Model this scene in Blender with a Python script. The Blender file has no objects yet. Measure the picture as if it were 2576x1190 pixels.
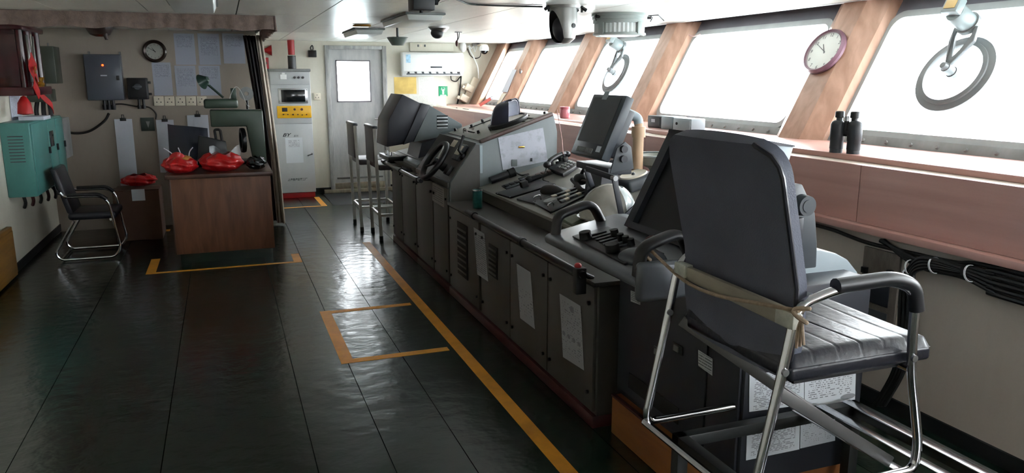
import bpy, bmesh, math, random
from mathutils import Vector, Matrix
random.seed(7)
SC = bpy.context.scene
COL = SC.collection
# ------------------------------------------------------------------ camera calibration (image 2576 x 1190)
CX, CY, HC = 1288.0, 595.0, 1.6
V1 = (555.0, 194.0); V2 = (6600.0, 188.0)
FP = math.sqrt(-((V1[0]-CX)*(V2[0]-CX)+(V1[1]-CY)*(V2[1]-CY)))
_y = Vector((V1[0]-CX, V1[1]-CY, FP)).normalized()
_x = Vector((V2[0]-CX, V2[1]-CY, FP)).normalized()
_z = _x.cross(_y)
if _z.y > 0: _z = -_z
RW = Matrix((_x, _y, _z))
CAM = Vector((0, 0, HC))
def ray(px, py): return RW @ Vector((px-CX, py-CY, FP))
def P(px, py, x=None, y=None, z=None):
    d = ray(px, py)
    t = (z-HC)/d.z if z is not None else (x/d.x if x is not None else y/d.y)
    return CAM + d*t
def PN(px, py, pt, n):
    d = ray(px, py); n = Vector(n); t = (Vector(pt)-CAM).dot(n)/d.dot(n)
    return CAM + d*t
cam = bpy.data.cameras.new('camera'); co = bpy.data.objects.new('camera', cam); COL.objects.link(co)
cam.sensor_width = 36.0; cam.lens = FP/2576.0*36.0; cam.clip_start = 0.02; cam.clip_end = 2000
m4 = Matrix.Identity(4)
for r in range(3):
    m4[r][0] = RW[r][0]; m4[r][1] = -RW[r][1]; m4[r][2] = -RW[r][2]; m4[r][3] = CAM[r]
co.matrix_world = m4
SC.camera = co
# ------------------------------------------------------------------ sky and exposure
wd = bpy.data.worlds.new('overcast_sky'); SC.world = wd; wd.use_nodes = True
bg = wd.node_tree.nodes['Background']; bg.inputs[0].default_value = (0.90, 0.96, 1.0, 1); bg.inputs[1].default_value = 11.0
SC.view_settings.view_transform = 'Standard'; SC.view_settings.look = 'None'
SC.view_settings.gamma = 1.0; SC.view_settings.use_curve_mapping = False
SC.view_settings.exposure = 1.32

# ------------------------------------------------------------------ materials
MATS = {}
def lin(h):
    h = h.lstrip('#'); v = [int(h[i:i+2], 16)/255 for i in (0, 2, 4)]
    return tuple(c/12.92 if c <= .04045 else ((c+.055)/1.055)**2.4 for c in v) + (1,)
def mat(name, hexc, rough=.5, metal=0, var=.08, scale=8, bump=0, bscale=60, stretch=None, spec=.5, emit=0, coat=0, alpha=1):
    if name in MATS: return MATS[name]
    m = bpy.data.materials.new(name); m.use_nodes = True; nt = m.node_tree; N = nt.nodes; L = nt.links
    b = N['Principled BSDF']; c = lin(hexc)
    b.inputs['Roughness'].default_value = rough; b.inputs['Metallic'].default_value = metal
    b.inputs['Specular IOR Level'].default_value = spec
    if coat: b.inputs['Coat Weight'].default_value = coat; b.inputs['Coat Roughness'].default_value = .15
    tc = N.new('ShaderNodeTexCoord'); mp = N.new('ShaderNodeMapping'); L.new(tc.outputs['Object'], mp.inputs[0])
    if stretch: mp.inputs['Scale'].default_value = stretch
    n = N.new('ShaderNodeTexNoise'); n.inputs['Scale'].default_value = scale; n.inputs['Detail'].default_value = 5
    L.new(mp.outputs[0], n.inputs['Vector'])
    r = N.new('ShaderNodeValToRGB'); e = r.color_ramp.elements
    e[0].position = .3; e[1].position = .7
    e[0].color = tuple(max(0, k*(1-var)) for k in c[:3])+(1,); e[1].color = tuple(min(1, k*(1+var)) for k in c[:3])+(1,)
    L.new(n.outputs['Fac'], r.inputs[0]); L.new(r.outputs[0], b.inputs['Base Color'])
    if bump:
        n2 = N.new('ShaderNodeTexNoise'); n2.inputs['Scale'].default_value = bscale; n2.inputs['Detail'].default_value = 3
        L.new(mp.outputs[0], n2.inputs['Vector'])
        bp = N.new('ShaderNodeBump'); bp.inputs['Strength'].default_value = bump; bp.inputs['Distance'].default_value = .01
        L.new(n2.outputs['Fac'], bp.inputs['Height']); L.new(bp.outputs[0], b.inputs['Normal'])
    if emit:
        b.inputs['Emission Color'].default_value = c; b.inputs['Emission Strength'].default_value = emit
    if alpha < 1: b.inputs['Alpha'].default_value = alpha
    MATS[name] = m; return m
def wood(name, h1, h2, stretch, scale=3.0, rough=.45, coat=0, turn=(0, 0, 0)):
    if name in MATS: return MATS[name]
    m = bpy.data.materials.new(name); m.use_nodes = True; nt = m.node_tree; N = nt.nodes; L = nt.links
    b = N['Principled BSDF']; b.inputs['Roughness'].default_value = rough
    if coat: b.inputs['Coat Weight'].default_value = coat; b.inputs['Coat Roughness'].default_value = .12
    tc = N.new('ShaderNodeTexCoord'); mp = N.new('ShaderNodeMapping'); L.new(tc.outputs['Object'], mp.inputs[0])
    mp.inputs['Scale'].default_value = stretch; mp.inputs['Rotation'].default_value = turn
    w = N.new('ShaderNodeTexNoise'); w.inputs['Scale'].default_value = scale; w.inputs['Detail'].default_value = 7; w.inputs['Distortion'].default_value = .5
    L.new(mp.outputs[0], w.inputs['Vector'])
    r = N.new('ShaderNodeValToRGB'); r.color_ramp.elements[0].color = lin(h1); r.color_ramp.elements[1].color = lin(h2)
    r.color_ramp.elements[0].position = .32; r.color_ramp.elements[1].position = .66
    L.new(w.outputs['Fac'], r.inputs[0]); L.new(r.outputs[0], b.inputs['Base Color'])
    MATS[name] = m; return m
def glass(name, tint=(1, 1, 1), gloss=.06):
    if name in MATS: return MATS[name]
    m = bpy.data.materials.new(name); m.use_nodes = True; nt = m.node_tree; N = nt.nodes; L = nt.links
    N.remove(N['Principled BSDF']); t = N.new('ShaderNodeBsdfTransparent'); t.inputs[0].default_value = tint+(1,)
    g = N.new('ShaderNodeBsdfGlossy'); g.inputs['Roughness'].default_value = .03
    x = N.new('ShaderNodeMixShader'); x.inputs[0].default_value = gloss
    L.new(t.outputs[0], x.inputs[1]); L.new(g.outputs[0], x.inputs[2]); L.new(x.outputs[0], N['Material Output'].inputs[0])
    MATS[name] = m; return m
def printed(name, base, ink, u, rows, top=.92, bottom=.1, words=14, dens=.5, left=.1, right=.9, pic=None, rough=.6):
    """paper with illegible printed lines: u = generated axis across the sheet, Z runs up the sheet"""
    if name in MATS: return MATS[name]
    m = bpy.data.materials.new(name); m.use_nodes = True; nt = m.node_tree; N = nt.nodes; L = nt.links
    b = N['Principled BSDF']; b.inputs['Roughness'].default_value = rough
    tc = N.new('ShaderNodeTexCoord'); sp = N.new('ShaderNodeSeparateXYZ'); L.new(tc.outputs['Generated'], sp.inputs[0])
    U = sp.outputs['XYZ'.index(u)]; V = sp.outputs[2]
    def mth(op, a, c=None):
        k = N.new('ShaderNodeMath'); k.operation = op
        for i, q in enumerate((a, c)):
            if q is None: continue
            if isinstance(q, (int, float)): k.inputs[i].default_value = q
            else: L.new(q, k.inputs[i])
        return k.outputs[0]
    vr = mth('MULTIPLY', V, rows); fr = mth('FRACT', vr); row = mth('FLOOR', vr)
    line = mth('MULTIPLY', mth('GREATER_THAN', fr, .32), mth('LESS_THAN', fr, .72))
    cb = N.new('ShaderNodeCombineXYZ'); L.new(mth('MULTIPLY', U, words), cb.inputs[0]); L.new(mth('MULTIPLY', row, 3.7), cb.inputs[1])
    nz = N.new('ShaderNodeTexNoise'); nz.inputs['Scale'].default_value = 1.6; nz.inputs['Detail'].default_value = 4; L.new(cb.outputs[0], nz.inputs['Vector'])
    ink_f = mth('MULTIPLY', line, mth('GREATER_THAN', nz.outputs['Fac'], dens))
    for a in (mth('GREATER_THAN', U, left), mth('LESS_THAN', U, right), mth('LESS_THAN', V, top), mth('GREATER_THAN', V, bottom)):
        ink_f = mth('MULTIPLY', ink_f, a)
    if pic:
        for (cu, cv, ru, rv) in pic:
            du = mth('DIVIDE', mth('SUBTRACT', U, cu), ru); dv = mth('DIVIDE', mth('SUBTRACT', V, cv), rv)
            d = mth('ADD', mth('MULTIPLY', du, du), mth('MULTIPLY', dv, dv))
            ink_f = mth('MAXIMUM', ink_f, mth('MULTIPLY', mth('LESS_THAN', d, 1.0), .8))
    mx = N.new('ShaderNodeMix'); mx.data_type = 'RGBA'
    mx.inputs[6].default_value = lin(base); mx.inputs[7].default_value = lin(ink); L.new(mth('MULTIPLY', ink_f, .8), mx.inputs[0])
    L.new(mx.outputs[2], b.inputs['Base Color'])
    MATS[name] = m; return m
def floor_mat():
    m = bpy.data.materials.new('dark_green_deck_paint'); m.use_nodes = True; nt = m.node_tree; N = nt.nodes; L = nt.links
    b = N['Principled BSDF']; b.inputs['Specular IOR Level'].default_value = .55
    tc = N.new('ShaderNodeTexCoord')
    n = N.new('ShaderNodeTexNoise'); n.inputs['Scale'].default_value = 1.3; n.inputs['Detail'].default_value = 6; L.new(tc.outputs['Object'], n.inputs[0])
    r = N.new('ShaderNodeValToRGB'); r.color_ramp.elements[0].color = lin('#0d1712'); r.color_ramp.elements[1].color = lin('#182b22')
    L.new(n.outputs[0], r.inputs[0]); L.new(r.outputs[0], b.inputs['Base Color'])
    r2 = N.new('ShaderNodeMapRange'); r2.inputs[3].default_value = .13; r2.inputs[4].default_value = .3; L.new(n.outputs[0], r2.inputs[0]); L.new(r2.outputs[0], b.inputs['Roughness'])
    mp = N.new('ShaderNodeMapping'); mp.inputs['Scale'].default_value = (1, 1.2, 1); L.new(tc.outputs['Object'], mp.inputs[0])
    n2 = N.new('ShaderNodeTexNoise'); n2.inputs['Scale'].default_value = 9; n2.inputs['Detail'].default_value = 3; L.new(mp.outputs[0], n2.inputs[0])
    bp = N.new('ShaderNodeBump'); bp.inputs['Strength'].default_value = .35; bp.inputs['Distance'].default_value = .012
    L.new(n2.outputs[0], bp.inputs['Height']); L.new(bp.outputs[0], b.inputs['Normal'])
    return m
def stained(name, hexc, dark, rough=.5, scale=2.0, lo=.35, hi=.75, stretch=(1, 1, .35)):
    if name in MATS: return MATS[name]
    m = bpy.data.materials.new(name); m.use_nodes = True; nt = m.node_tree; N = nt.nodes; L = nt.links
    b = N['Principled BSDF']; b.inputs['Roughness'].default_value = rough
    tc = N.new('ShaderNodeTexCoord'); mp = N.new('ShaderNodeMapping'); mp.inputs['Scale'].default_value = stretch; L.new(tc.outputs['Object'], mp.inputs[0])
    n = N.new('ShaderNodeTexNoise'); n.inputs['Scale'].default_value = scale; n.inputs['Detail'].default_value = 8; n.inputs['Roughness'].default_value = .65
    L.new(mp.outputs[0], n.inputs[0])
    r = N.new('ShaderNodeValToRGB'); r.color_ramp.elements[0].color = lin(dark); r.color_ramp.elements[1].color = lin(hexc)
    r.color_ramp.elements[0].position = lo; r.color_ramp.elements[1].position = hi
    L.new(n.outputs[0], r.inputs[0]); L.new(r.outputs[0], b.inputs['Base Color'])
    MATS[name] = m; return m

M_FLOOR = floor_mat()
M_CEIL = mat('ceiling_laminate', '#ebe8e1', .28, var=.05, scale=2, stretch=(3, .6, 1))
M_SEAM = mat('dark_seam', '#4a4845', .7)
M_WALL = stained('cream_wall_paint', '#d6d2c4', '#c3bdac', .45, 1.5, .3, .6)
M_WALLB = stained('beige_wall_paint', '#cdc0b3', '#bfb1a4', .5, 1.8, .3, .65)
M_WOODP = wood('reddish_wood_panel', '#b98c82', '#cb9c92', (1.2, .25, 4), 3, .35, .3)
M_WOODV = wood('reddish_wood_pillar', '#9a745f', '#b38d79', (5, 5, .45), 3, .35, .3, (0, -.49, 0))
M_STEEL = stained('grey_painted_steel', '#8e9090', '#6c6d6c', .5, 4)
M_FRAME = mat('window_header_grey', '#6a666c', .5)
M_RUB = mat('grey_window_gasket', '#9a9c9b', .5)
M_GLASS = glass('clear_glass')
M_CONS = stained('console_grey_green', '#697173', '#5c6364', .42, 2.5, .3, .6)
M_CONSD = stained('console_front_shaded_grey', '#4c4a46', '#3e3c39', .45, 2.5, .3, .65)  # darker console grey with the unlit front's shade in it; dark panels share it
M_CONT = mat('console_top_light', '#85837b', .35, var=.06)
M_BLK = mat('black_plastic', '#17171a', .4, var=.1)
M_BLK2 = mat('matte_black', '#101012', .7)
M_NAVY = mat('dark_navy_plastic', '#23242c', .45, var=.06)
M_RAD = mat('radar_dark_grey', '#2d2f36', .42, var=.05)
M_LBG = mat('light_blue_grey', '#96a2a8', .4, var=.05)
M_DGREY = mat('dark_grey_plastic', '#43474c', .45)
M_CHROME = mat('chrome_tube', '#c8c8cc', .14, 1, var=.03)
M_ALU = mat('brushed_aluminium', '#b9bbbd', .3, 1, var=.05, bump=.05)
M_SCREEN = mat('dark_screen_glass', '#0c0e11', .12, var=.03)
M_LEA = mat('black_leatherette', '#1c1d25', .33, var=.1, bump=.15, bscale=40)
M_FAB = mat('black_chair_fabric', '#595c69', .62, var=.08, bump=.2, bscale=250)
M_WHITE = mat('white_plastic', '#e4e6e6', .35, var=.02)
M_CREAM = mat('cream_plastic', '#ddd3c0', .4, var=.04)
M_PAPER = mat('white_paper', '#c9ccd6', .6, var=.03)
M_YEL = stained('yellow_floor_tape', '#f0a028', '#cc8620', .5, 5, .25, .6)
M_RED = mat('red_paint', '#a31820', .4)
M_REDD = stained('dark_red_kick_strip', '#4d1a1c', '#33100f', .5, 4)
M_CABLE = mat('black_cable', '#1b1a1a', .5)
M_BRASS = mat('brass', '#c89a4a', .25, 1)
M_TEAL = stained('teal_enamel', '#4f8a84', '#437a75', .35, 2, .3, .6)
M_GREEN = mat('machine_green', '#37463a', .4, var=.08)
M_OGREEN = mat('olive_box_green', '#3c4238', .4, var=.08)

# ------------------------------------------------------------------ mesh helpers
def basis(axis):
    a = Vector(axis).normalized(); t = Vector((0, 0, 1)) if abs(a.z) < .9 else Vector((1, 0, 0))
    u = a.cross(t).normalized(); v = a.cross(u).normalized(); return u, v, a
def fillet(pts, rad, n=6):
    pts = [Vector(p) for p in pts]; out = [pts[0]]
    for i in range(1, len(pts)-1):
        a, b, c = pts[i-1], pts[i], pts[i+1]
        r = min(rad, (a-b).length*.49, (c-b).length*.49)
        p0 = b+(a-b).normalized()*r; p1 = b+(c-b).normalized()*r
        for k in range(n+1):
            t = k/n; out.append((1-t)**2*p0+2*t*(1-t)*b+t*t*p1)
    out.append(pts[-1]); return out
def spline(pts, n=8):
    pts = [Vector(p) for p in pts]; q = [pts[0]]+pts+[pts[-1]]; out = []
    for i in range(1, len(q)-2):
        for k in range(n):
            t = k/n; a, b, c, d = q[i-1:i+3]
            out.append(.5*((2*b)+(c-a)*t+(2*a-5*b+4*c-d)*t*t+(3*b-a-3*c+d)*t**3))
    out.append(pts[-1]); return out
class G:
    def __init__(s): s.bm = bmesh.new()
    def _merge(s, t):
        me = bpy.data.meshes.new('t'); t.to_mesh(me); t.free(); s.bm.from_mesh(me); bpy.data.meshes.remove(me)
    def obox(s, c, size, R=None, bev=0, seg=2):
        t = bmesh.new(); bmesh.ops.create_cube(t, size=1)
        bmesh.ops.scale(t, vec=Vector(size), verts=t.verts)
        if bev: bmesh.ops.bevel(t, geom=list(t.edges), offset=min(bev, min(size)*.49), segments=seg, profile=.5, affect='EDGES')
        if R is not None: bmesh.ops.transform(t, matrix=R.to_4x4(), verts=t.verts)
        bmesh.ops.translate(t, vec=Vector(c), verts=t.verts); s._merge(t); return s
    def box(s, a, b, bev=0, seg=2):
        a, b = Vector(a), Vector(b); return s.obox((a+b)/2, [abs(b[i]-a[i]) for i in range(3)], None, bev, seg)
    def cyl(s, p0, p1, r, r2=None, n=16):
        p0, p1 = Vector(p0), Vector(p1); r2 = r if r2 is None else r2; u, v, a = basis(p1-p0)
        A = []; B = []
        for i in range(n):
            w = 2*math.pi*i/n; d = u*math.cos(w)+v*math.sin(w)
            A.append(s.bm.verts.new(p0+d*r)); B.append(s.bm.verts.new(p1+d*r2))
        for i in range(n): s.bm.faces.new((A[i], A[(i+1) % n], B[(i+1) % n], B[i]))
        s.bm.faces.new(A[::-1]); s.bm.faces.new(B); return s
    def tube(s, pts, r, n=10, closed=False):
        pts = [Vector(p) for p in pts]; m = len(pts); rings = []; pu = None
        for i, p in enumerate(pts):
            if closed: d = pts[(i+1) % m]-pts[i-1]
            else: d = pts[min(i+1, m-1)]-pts[max(i-1, 0)]
            d = d.normalized() if d.length > 1e-9 else Vector((0, 0, 1))
            if pu is None: u, v, _ = basis(d)
            else:
                u = pu-d*pu.dot(d)
                u = u.normalized() if u.length > 1e-6 else basis(d)[0]
                v = d.cross(u)
            pu = u; rr = r(i/(m-1)) if callable(r) else r
            rings.append([s.bm.verts.new(p+(u*math.cos(2*math.pi*k/n)+v*math.sin(2*math.pi*k/n))*rr) for k in range(n)])
        for i in range(m if closed else m-1):
            A, B = rings[i], rings[(i+1) % m]
            for k in range(n): s.bm.faces.new((A[k], A[(k+1) % n], B[(k+1) % n], B[k]))
        if not closed: s.bm.faces.new(rings[0][::-1]); s.bm.faces.new(rings[-1])
        return s
    def lathe(s, prof, c, axis=(0, 0, 1), n=32, a0=0, a1=2*math.pi):
        u, v, a = basis(axis); c = Vector(c); full = abs(a1-a0-2*math.pi) < 1e-6
        R = []
        for i in range(n if full else n+1):
            w = a0+(a1-a0)*i/n; d = u*math.cos(w)+v*math.sin(w)
            R.append([s.bm.verts.new(c+d*r+a*h) for r, h in prof])
        for i in range(n):
            A, B = R[i], R[(i+1) % len(R)]
            for k in range(len(prof)-1): s.bm.faces.new((A[k], B[k], B[k+1], A[k+1]))
        bmesh.ops.remove_doubles(s.bm, verts=[x for q in R for x in q], dist=1e-6); return s
    def prism(s, pts, vec, bev=0, seg=2):
        t = bmesh.new(); vec = Vector(vec)
        A = [t.verts.new(Vector(p)) for p in pts]; B = [t.verts.new(Vector(p)+vec) for p in pts]; n = len(A)
        t.faces.new(A); t.faces.new(B[::-1])
        for i in range(n): t.faces.new((A[i], B[i], B[(i+1) % n], A[(i+1) % n]))
        bmesh.ops.recalc_face_normals(t, faces=t.faces)
        if bev: bmesh.ops.bevel(t, geom=list(t.edges), offset=bev, segments=seg, profile=.5, affect='EDGES')
        s._merge(t); return s
    def sph(s, c, r, nu=20, nv=12, R=None):
        t = bmesh.new(); bmesh.ops.create_uvsphere(t, u_segments=nu, v_segments=nv, radius=1)
        bmesh.ops.scale(t, vec=Vector(r if hasattr(r, '__len__') else (r, r, r)), verts=t.verts)
        if R is not None: bmesh.ops.transform(t, matrix=R.to_4x4(), verts=t.verts)
        bmesh.ops.translate(t, vec=Vector(c), verts=t.verts); s._merge(t); return s
    def grid(s, fn, nu, nv, thick=0):
        t = bmesh.new(); V = [[t.verts.new(Vector(fn(i/nu, j/nv))) for j in range(nv+1)] for i in range(nu+1)]
        for i in range(nu):
            for j in range(nv): t.faces.new((V[i][j], V[i+1][j], V[i+1][j+1], V[i][j+1]))
        bmesh.ops.recalc_face_normals(t, faces=t.faces)
        if thick: bmesh.ops.solidify(t, geom=list(t.faces), thickness=thick)
        s._merge(t); return s
    def ring(s, outer, inner, vec):
        """flat ring between two loops of equal length, extruded by vec"""
        vec = Vector(vec); n = len(outer)
        O = [s.bm.verts.new(Vector(p)) for p in outer]; I = [s.bm.verts.new(Vector(p)) for p in inner]
        O2 = [s.bm.verts.new(Vector(p)+vec) for p in outer]; I2 = [s.bm.verts.new(Vector(p)+vec) for p in inner]
        for i in range(n):
            j = (i+1) % n
            for q in ((O[i], O[j], I[j], I[i]), (O2[i], I2[i], I2[j], O2[j]), (I[i], I[j], I2[j], I2[i]), (O[i], O2[i], O2[j], O[j])):
                try: s.bm.faces.new(q)
                except ValueError: pass
        return s
def tag(o, label, cat, group=None, kind=None):
    if label: o['label'] = label
    if cat: o['category'] = cat
    if group: o['group'] = group
    if kind: o['kind'] = kind
    return o
def thing(name, label, cat, loc, group=None, rz=0):
    o = bpy.data.objects.new(name, None); COL.objects.link(o); o.location = Vector(loc); o.rotation_euler = (0, 0, rz)
    o.empty_display_size = .05
    return tag(o, label, cat, group)
def root(o):
    while o.parent: o = o.parent
    return o
def part(name, g, m, parent=None, smooth=35, label=None, local=False):
    bmesh.ops.recalc_face_normals(g.bm, faces=g.bm.faces)
    me = bpy.data.meshes.new(name); g.bm.to_mesh(me); g.bm.free()
    o = bpy.data.objects.new(name, me); COL.objects.link(o); me.materials.append(m)
    if parent is not None:
        o.parent = parent
        if not local:
            r = root(parent); off = r.location
            inv = (Matrix.Translation(off) @ r.rotation_euler.to_matrix().to_4x4()).inverted()
            me.transform(inv)
    else:
        vs = [v.co for v in me.vertices]
        c = Vector(((min(v.x for v in vs)+max(v.x for v in vs))/2, (min(v.y for v in vs)+max(v.y for v in vs))/2, min(v.z for v in vs)))
        me.transform(Matrix.Translation(-c)); o.location = c
    if smooth:
        me.polygons.foreach_set('use_smooth', [True]*len(me.polygons)); me.set_sharp_from_angle(angle=math.radians(smooth))
    if label: o['label'] = label
    return o
def solo(name, g, m, label, cat, group=None, smooth=35): return tag(part(name, g, m, None, smooth), label, cat, group)
def struct(name, g, m, parent=None, smooth=35, label=None):
    o = part(name, g, m, parent, smooth)
    if parent is None: o['kind'] = 'structure'
    if label: o['label'] = label
    return o
def dup(src, loc, label=None, rz=None):
    r = src.copy(); COL.objects.link(r); r.location = Vector(loc)
    if rz is not None: r.rotation_euler = (0, 0, rz)
    if label: r['label'] = label
    for ch in list(src.children):
        c = ch.copy(); COL.objects.link(c); c.parent = r
        for q in list(ch.children):
            d = q.copy(); COL.objects.link(d); d.parent = c
    return r
def text(name, body, size, loc, R, m, parent, shear=0, align='CENTER', extr=.0006, sx=1, bold=0):
    cu = bpy.data.curves.new(name, 'FONT'); cu.body = body; cu.size = size; cu.extrude = extr; cu.align_x = align; cu.align_y = 'CENTER'; cu.shear = shear; cu.offset = bold
    o = bpy.data.objects.new(name, cu); COL.objects.link(o)
    dg = bpy.context.evaluated_depsgraph_get(); dg.update()
    me = bpy.data.meshes.new_from_object(o.evaluated_get(dg)); bpy.data.objects.remove(o); bpy.data.curves.remove(cu)
    me.transform(Matrix.Translation(Vector(loc)) @ R.to_4x4() @ Matrix.Diagonal((sx, 1, 1, 1)))
    g = G(); g.bm.from_mesh(me); bpy.data.meshes.remove(me)
    return part(name, g, m, parent, smooth=0)
R_NY = Matrix(((1, 0, 0), (0, 0, -1), (0, 1, 0)))        # reads when seen from -Y
R_NX = Matrix(((0, 0, -1), (-1, 0, 0), (0, 1, 0)))       # reads when seen from -X
def frameR(xa, ya):
    xa = Vector(xa).normalized(); ya = Vector(ya); ya = (ya-xa*ya.dot(xa)).normalized(); za = xa.cross(ya)
    return Matrix((xa, ya, za)).transposed()

# ================================================================== THE ROOM
YF, YB, XL, ZC = 11.3, 9.2, -1.72, 2.09
XS, ZS = 3.0, 1.2                 # front edge and top of the window shelf
LEAN = .53                        # windows lean outwards: x grows with z
YN = -2.3
def fz(y): return 0.0 if y < 8.5 else -.05*(y-8.5)/2.8
# ---- floor
fl = struct('floor', G().prism([(-1.9, YN-.1, -.013), (-1.9, 8.5, -.013), (-1.9, YF+.1, -.065), (-1.9, YF+.1, -.2), (-1.9, YN-.1, -.2)], (5.0, 0, 0)), mat('floor_joint', '#0e1412', .6))
edges = [-1.9, -.95, -.35, .262, .565, .88, 1.5, 2.4, 3.1]
for a, b in zip(edges[:-1], edges[1:]):
    part('floor_sheet', G().prism([(a+.002, YN-.1, 0), (a+.002, 8.5, 0), (a+.002, YF+.1, -.05), (a+.002, YF+.1, -.064), (a+.002, 8.5, -.0125), (a+.002, YN-.1, -.0125)], (b-a-.004, 0, 0)), M_FLOOR, fl, 0)
def tape(x0, y0, x1, y1):
    pts = [(x0, y0), (x1, y0), (x1, y1), (x0, y1)]
    g = G().prism([(x, y, fz(y)+.0003) for x, y in pts], (0, 0, .0016))
    part('floor_tape', g, M_YEL, fl, 0, label='yellow adhesive line on the deck')
tape(1.195, 1.5, 1.265, 7.45)
tape(.528, 4.21, .60, 5.27); tape(.60, 4.21, 1.165, 4.27); tape(.60, 5.205, 1.165, 5.26)
tape(.49, 6.83, .56, 9.2); tape(-.70, 6.83, .49, 6.875); tape(-.70, 6.875, -.625, 8.9)
tape(.63, 9.98, 1.17, 10.03); tape(1.10, 10.03, 1.17, 10.9)
part('rubber_mat', G().box((1.25, 10.0, -.045), (2.2, 11.05, -.025), .004), M_BLK2, fl)
# ---- ceiling
ce = struct('ceiling', G().box((-1.9, YN-.1, ZC+.012), (4.25, YF+.1, ZC+.2)), M_SEAM)
xe = [-1.9, -1.11, -.48, .15, .78, 1.42, 2.04, 2.67, 3.3, 3.965]
ye = [YN, -.99, .28, 1.55, 2.82, 4.08, 5.35, 6.62, 7.88, 9.15, 10.4, YF+.05]
for i in range(len(xe)-1):
    for j in range(len(ye)-1):
        part('ceiling_panel', G().box((xe[i]+.0045, ye[j]+.0045, ZC), (xe[i+1]-.0045, ye[j+1]-.0045, ZC+.012)), M_CEIL, ce, 0)
# ---- walls
DX0, DX1, DZ1 = 1.39, 2.26, 2.035
struct('wall_far', G().box((.3, YF, -.15), (DX0, YF+.1, ZC+.05)).box((DX1, YF, -.15), (4.4, YF+.1, ZC+.05)).box((DX0, YF, DZ1), (DX1, YF+.1, ZC+.05)), M_WALL)
struct('wall_back', G().box((XL-.1, YB, -.05), (.40, YB+.1, ZC+.05)), stained('darker_cream_wall', '#a3988c', '#94887c', .5, 1.6, .3, .65))  # back wall in a darker cream than the other walls
struct('wall_partition', G().box((.30, YB+.1, -.1), (.40, YF, ZC+.05)), M_WALL)
struct('wall_left', G().box((XL-.1, YN, -.05), (XL, YB, ZC+.05)), M_WALL)
struct('wall_near', G().box((XL-.1, YN-.1, -.05), (4.25, YN, 1.0)).box((XL-.1, YN-.1, 1.95), (4.25, YN, ZC+.05)).box((XL-.1, YN-.1, 1.0), (1.6, YN, 1.95)).box((2.8, YN-.1, 1.0), (4.25, YN, 1.95)), M_WALL)
for k, (xa, xb) in enumerate(((1.6, 2.8),)):  # unseen window added behind the camera to light surfaces facing it
    w = struct('window_%d' % (k+21), G().box((xa, YN-.08, 1.0), (xa+.04, YN-.02, 1.95)).box((xb-.04, YN-.08, 1.0), (xb, YN-.02, 1.95)).box((xa, YN-.08, 1.0), (xb, YN-.02, 1.04)).box((xa, YN-.08, 1.91), (xb, YN-.02, 1.95)), M_FRAME)
    part('window_pane', G().box((xa+.03, YN-.053, 1.03), (xb-.03, YN-.047, 1.92)), M_GLASS, w, 0)
wr = struct('wall_right', G().box((XS-.05, YN, -.15), (XS+.08, YF, ZS-.03)), M_WALLB)
struct('baseboard_right', G().box((XS-.065, YN, -.08), (XS-.05, YF, .07)), M_BLK2)
struct('baseboard_left', G().box((XL, YN, 0), (XL+.012, YB, .07)), M_BLK2)
struct('baseboard_far', G().box((.4, YF-.012, -.06), (DX0, YF, .03)).box((DX1, YF-.012, -.06), (XS-.07, YF, .03)), M_BLK2)
tr = struct('trim_1', G().box((XS-.115, YN, .85), (XS-.05, YF, .884), .004), M_WOODP, label='wooden lip along the foot of the window panelling')
ys = [YN+.01, -1.25, .85, 2.95, 5.05, 7.15, 9.25, YF-.005]
for a, b in zip(ys[:-1], ys[1:]):
    part('wood_panel', G().box((XS-.062, a+.002, .885), (XS-.05, b-.002, ZS-.03)), M_WOODP, wr, 0)
struct('trim_2', G().prism([(XS-.015, YN, ZS-.03), (XS+.15, YF, ZS-.03), (3.78, YF, ZS-.03), (3.78, YN, ZS-.03)], (0, 0, .03), .004), M_WOODP, label='wooden shelf under the windows')
# ---- leaning windows
GX = 3.65
DV = Vector((LEAN, 0, 1.0)); DVn = DV.normalized(); NV = Vector((-1, 0, LEAN)).normalized()   # towards the room
def wp(y, z, x0=GX, off=0): return Vector((x0+(z-1.2)*LEAN, y, z)) + NV*off
def rrect(y0, y1, z0, z1, r, n=6):
    out = []
    for cy_, cz_, a in ((y1-r, z1-r, 0), (y0+r, z1-r, 90), (y0+r, z0+r, 180), (y1-r, z0+r, 270)):
        for k in range(n+1):
            w = math.radians(a+90*k/n); out.append((cy_+r*math.cos(w), cz_+r*math.sin(w)))
    return out
def square_loop(loop, y0, y1, z0, z1, r):
    """outer loop matched point by point to a rounded loop: corner points collapse on the corner"""
    out = []; n = len(loop)//4
    for i, c in enumerate(((y1, z1), (y0, z1), (y0, z0), (y1, z0))):
        for k in range(n):
            out.append(c)
    return out
PIL = [11.22, 9.95, 8.15, 6.40, 4.16, 2.06, .0, -2.0]
WIN = []
for k in range(len(PIL)-1):
    y1 = PIL[k]-(.14 if k == 0 else .26); y0 = PIL[k+1]+.27
    WIN.append((y0, y1, PIL[k+1], PIL[k]))
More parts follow.
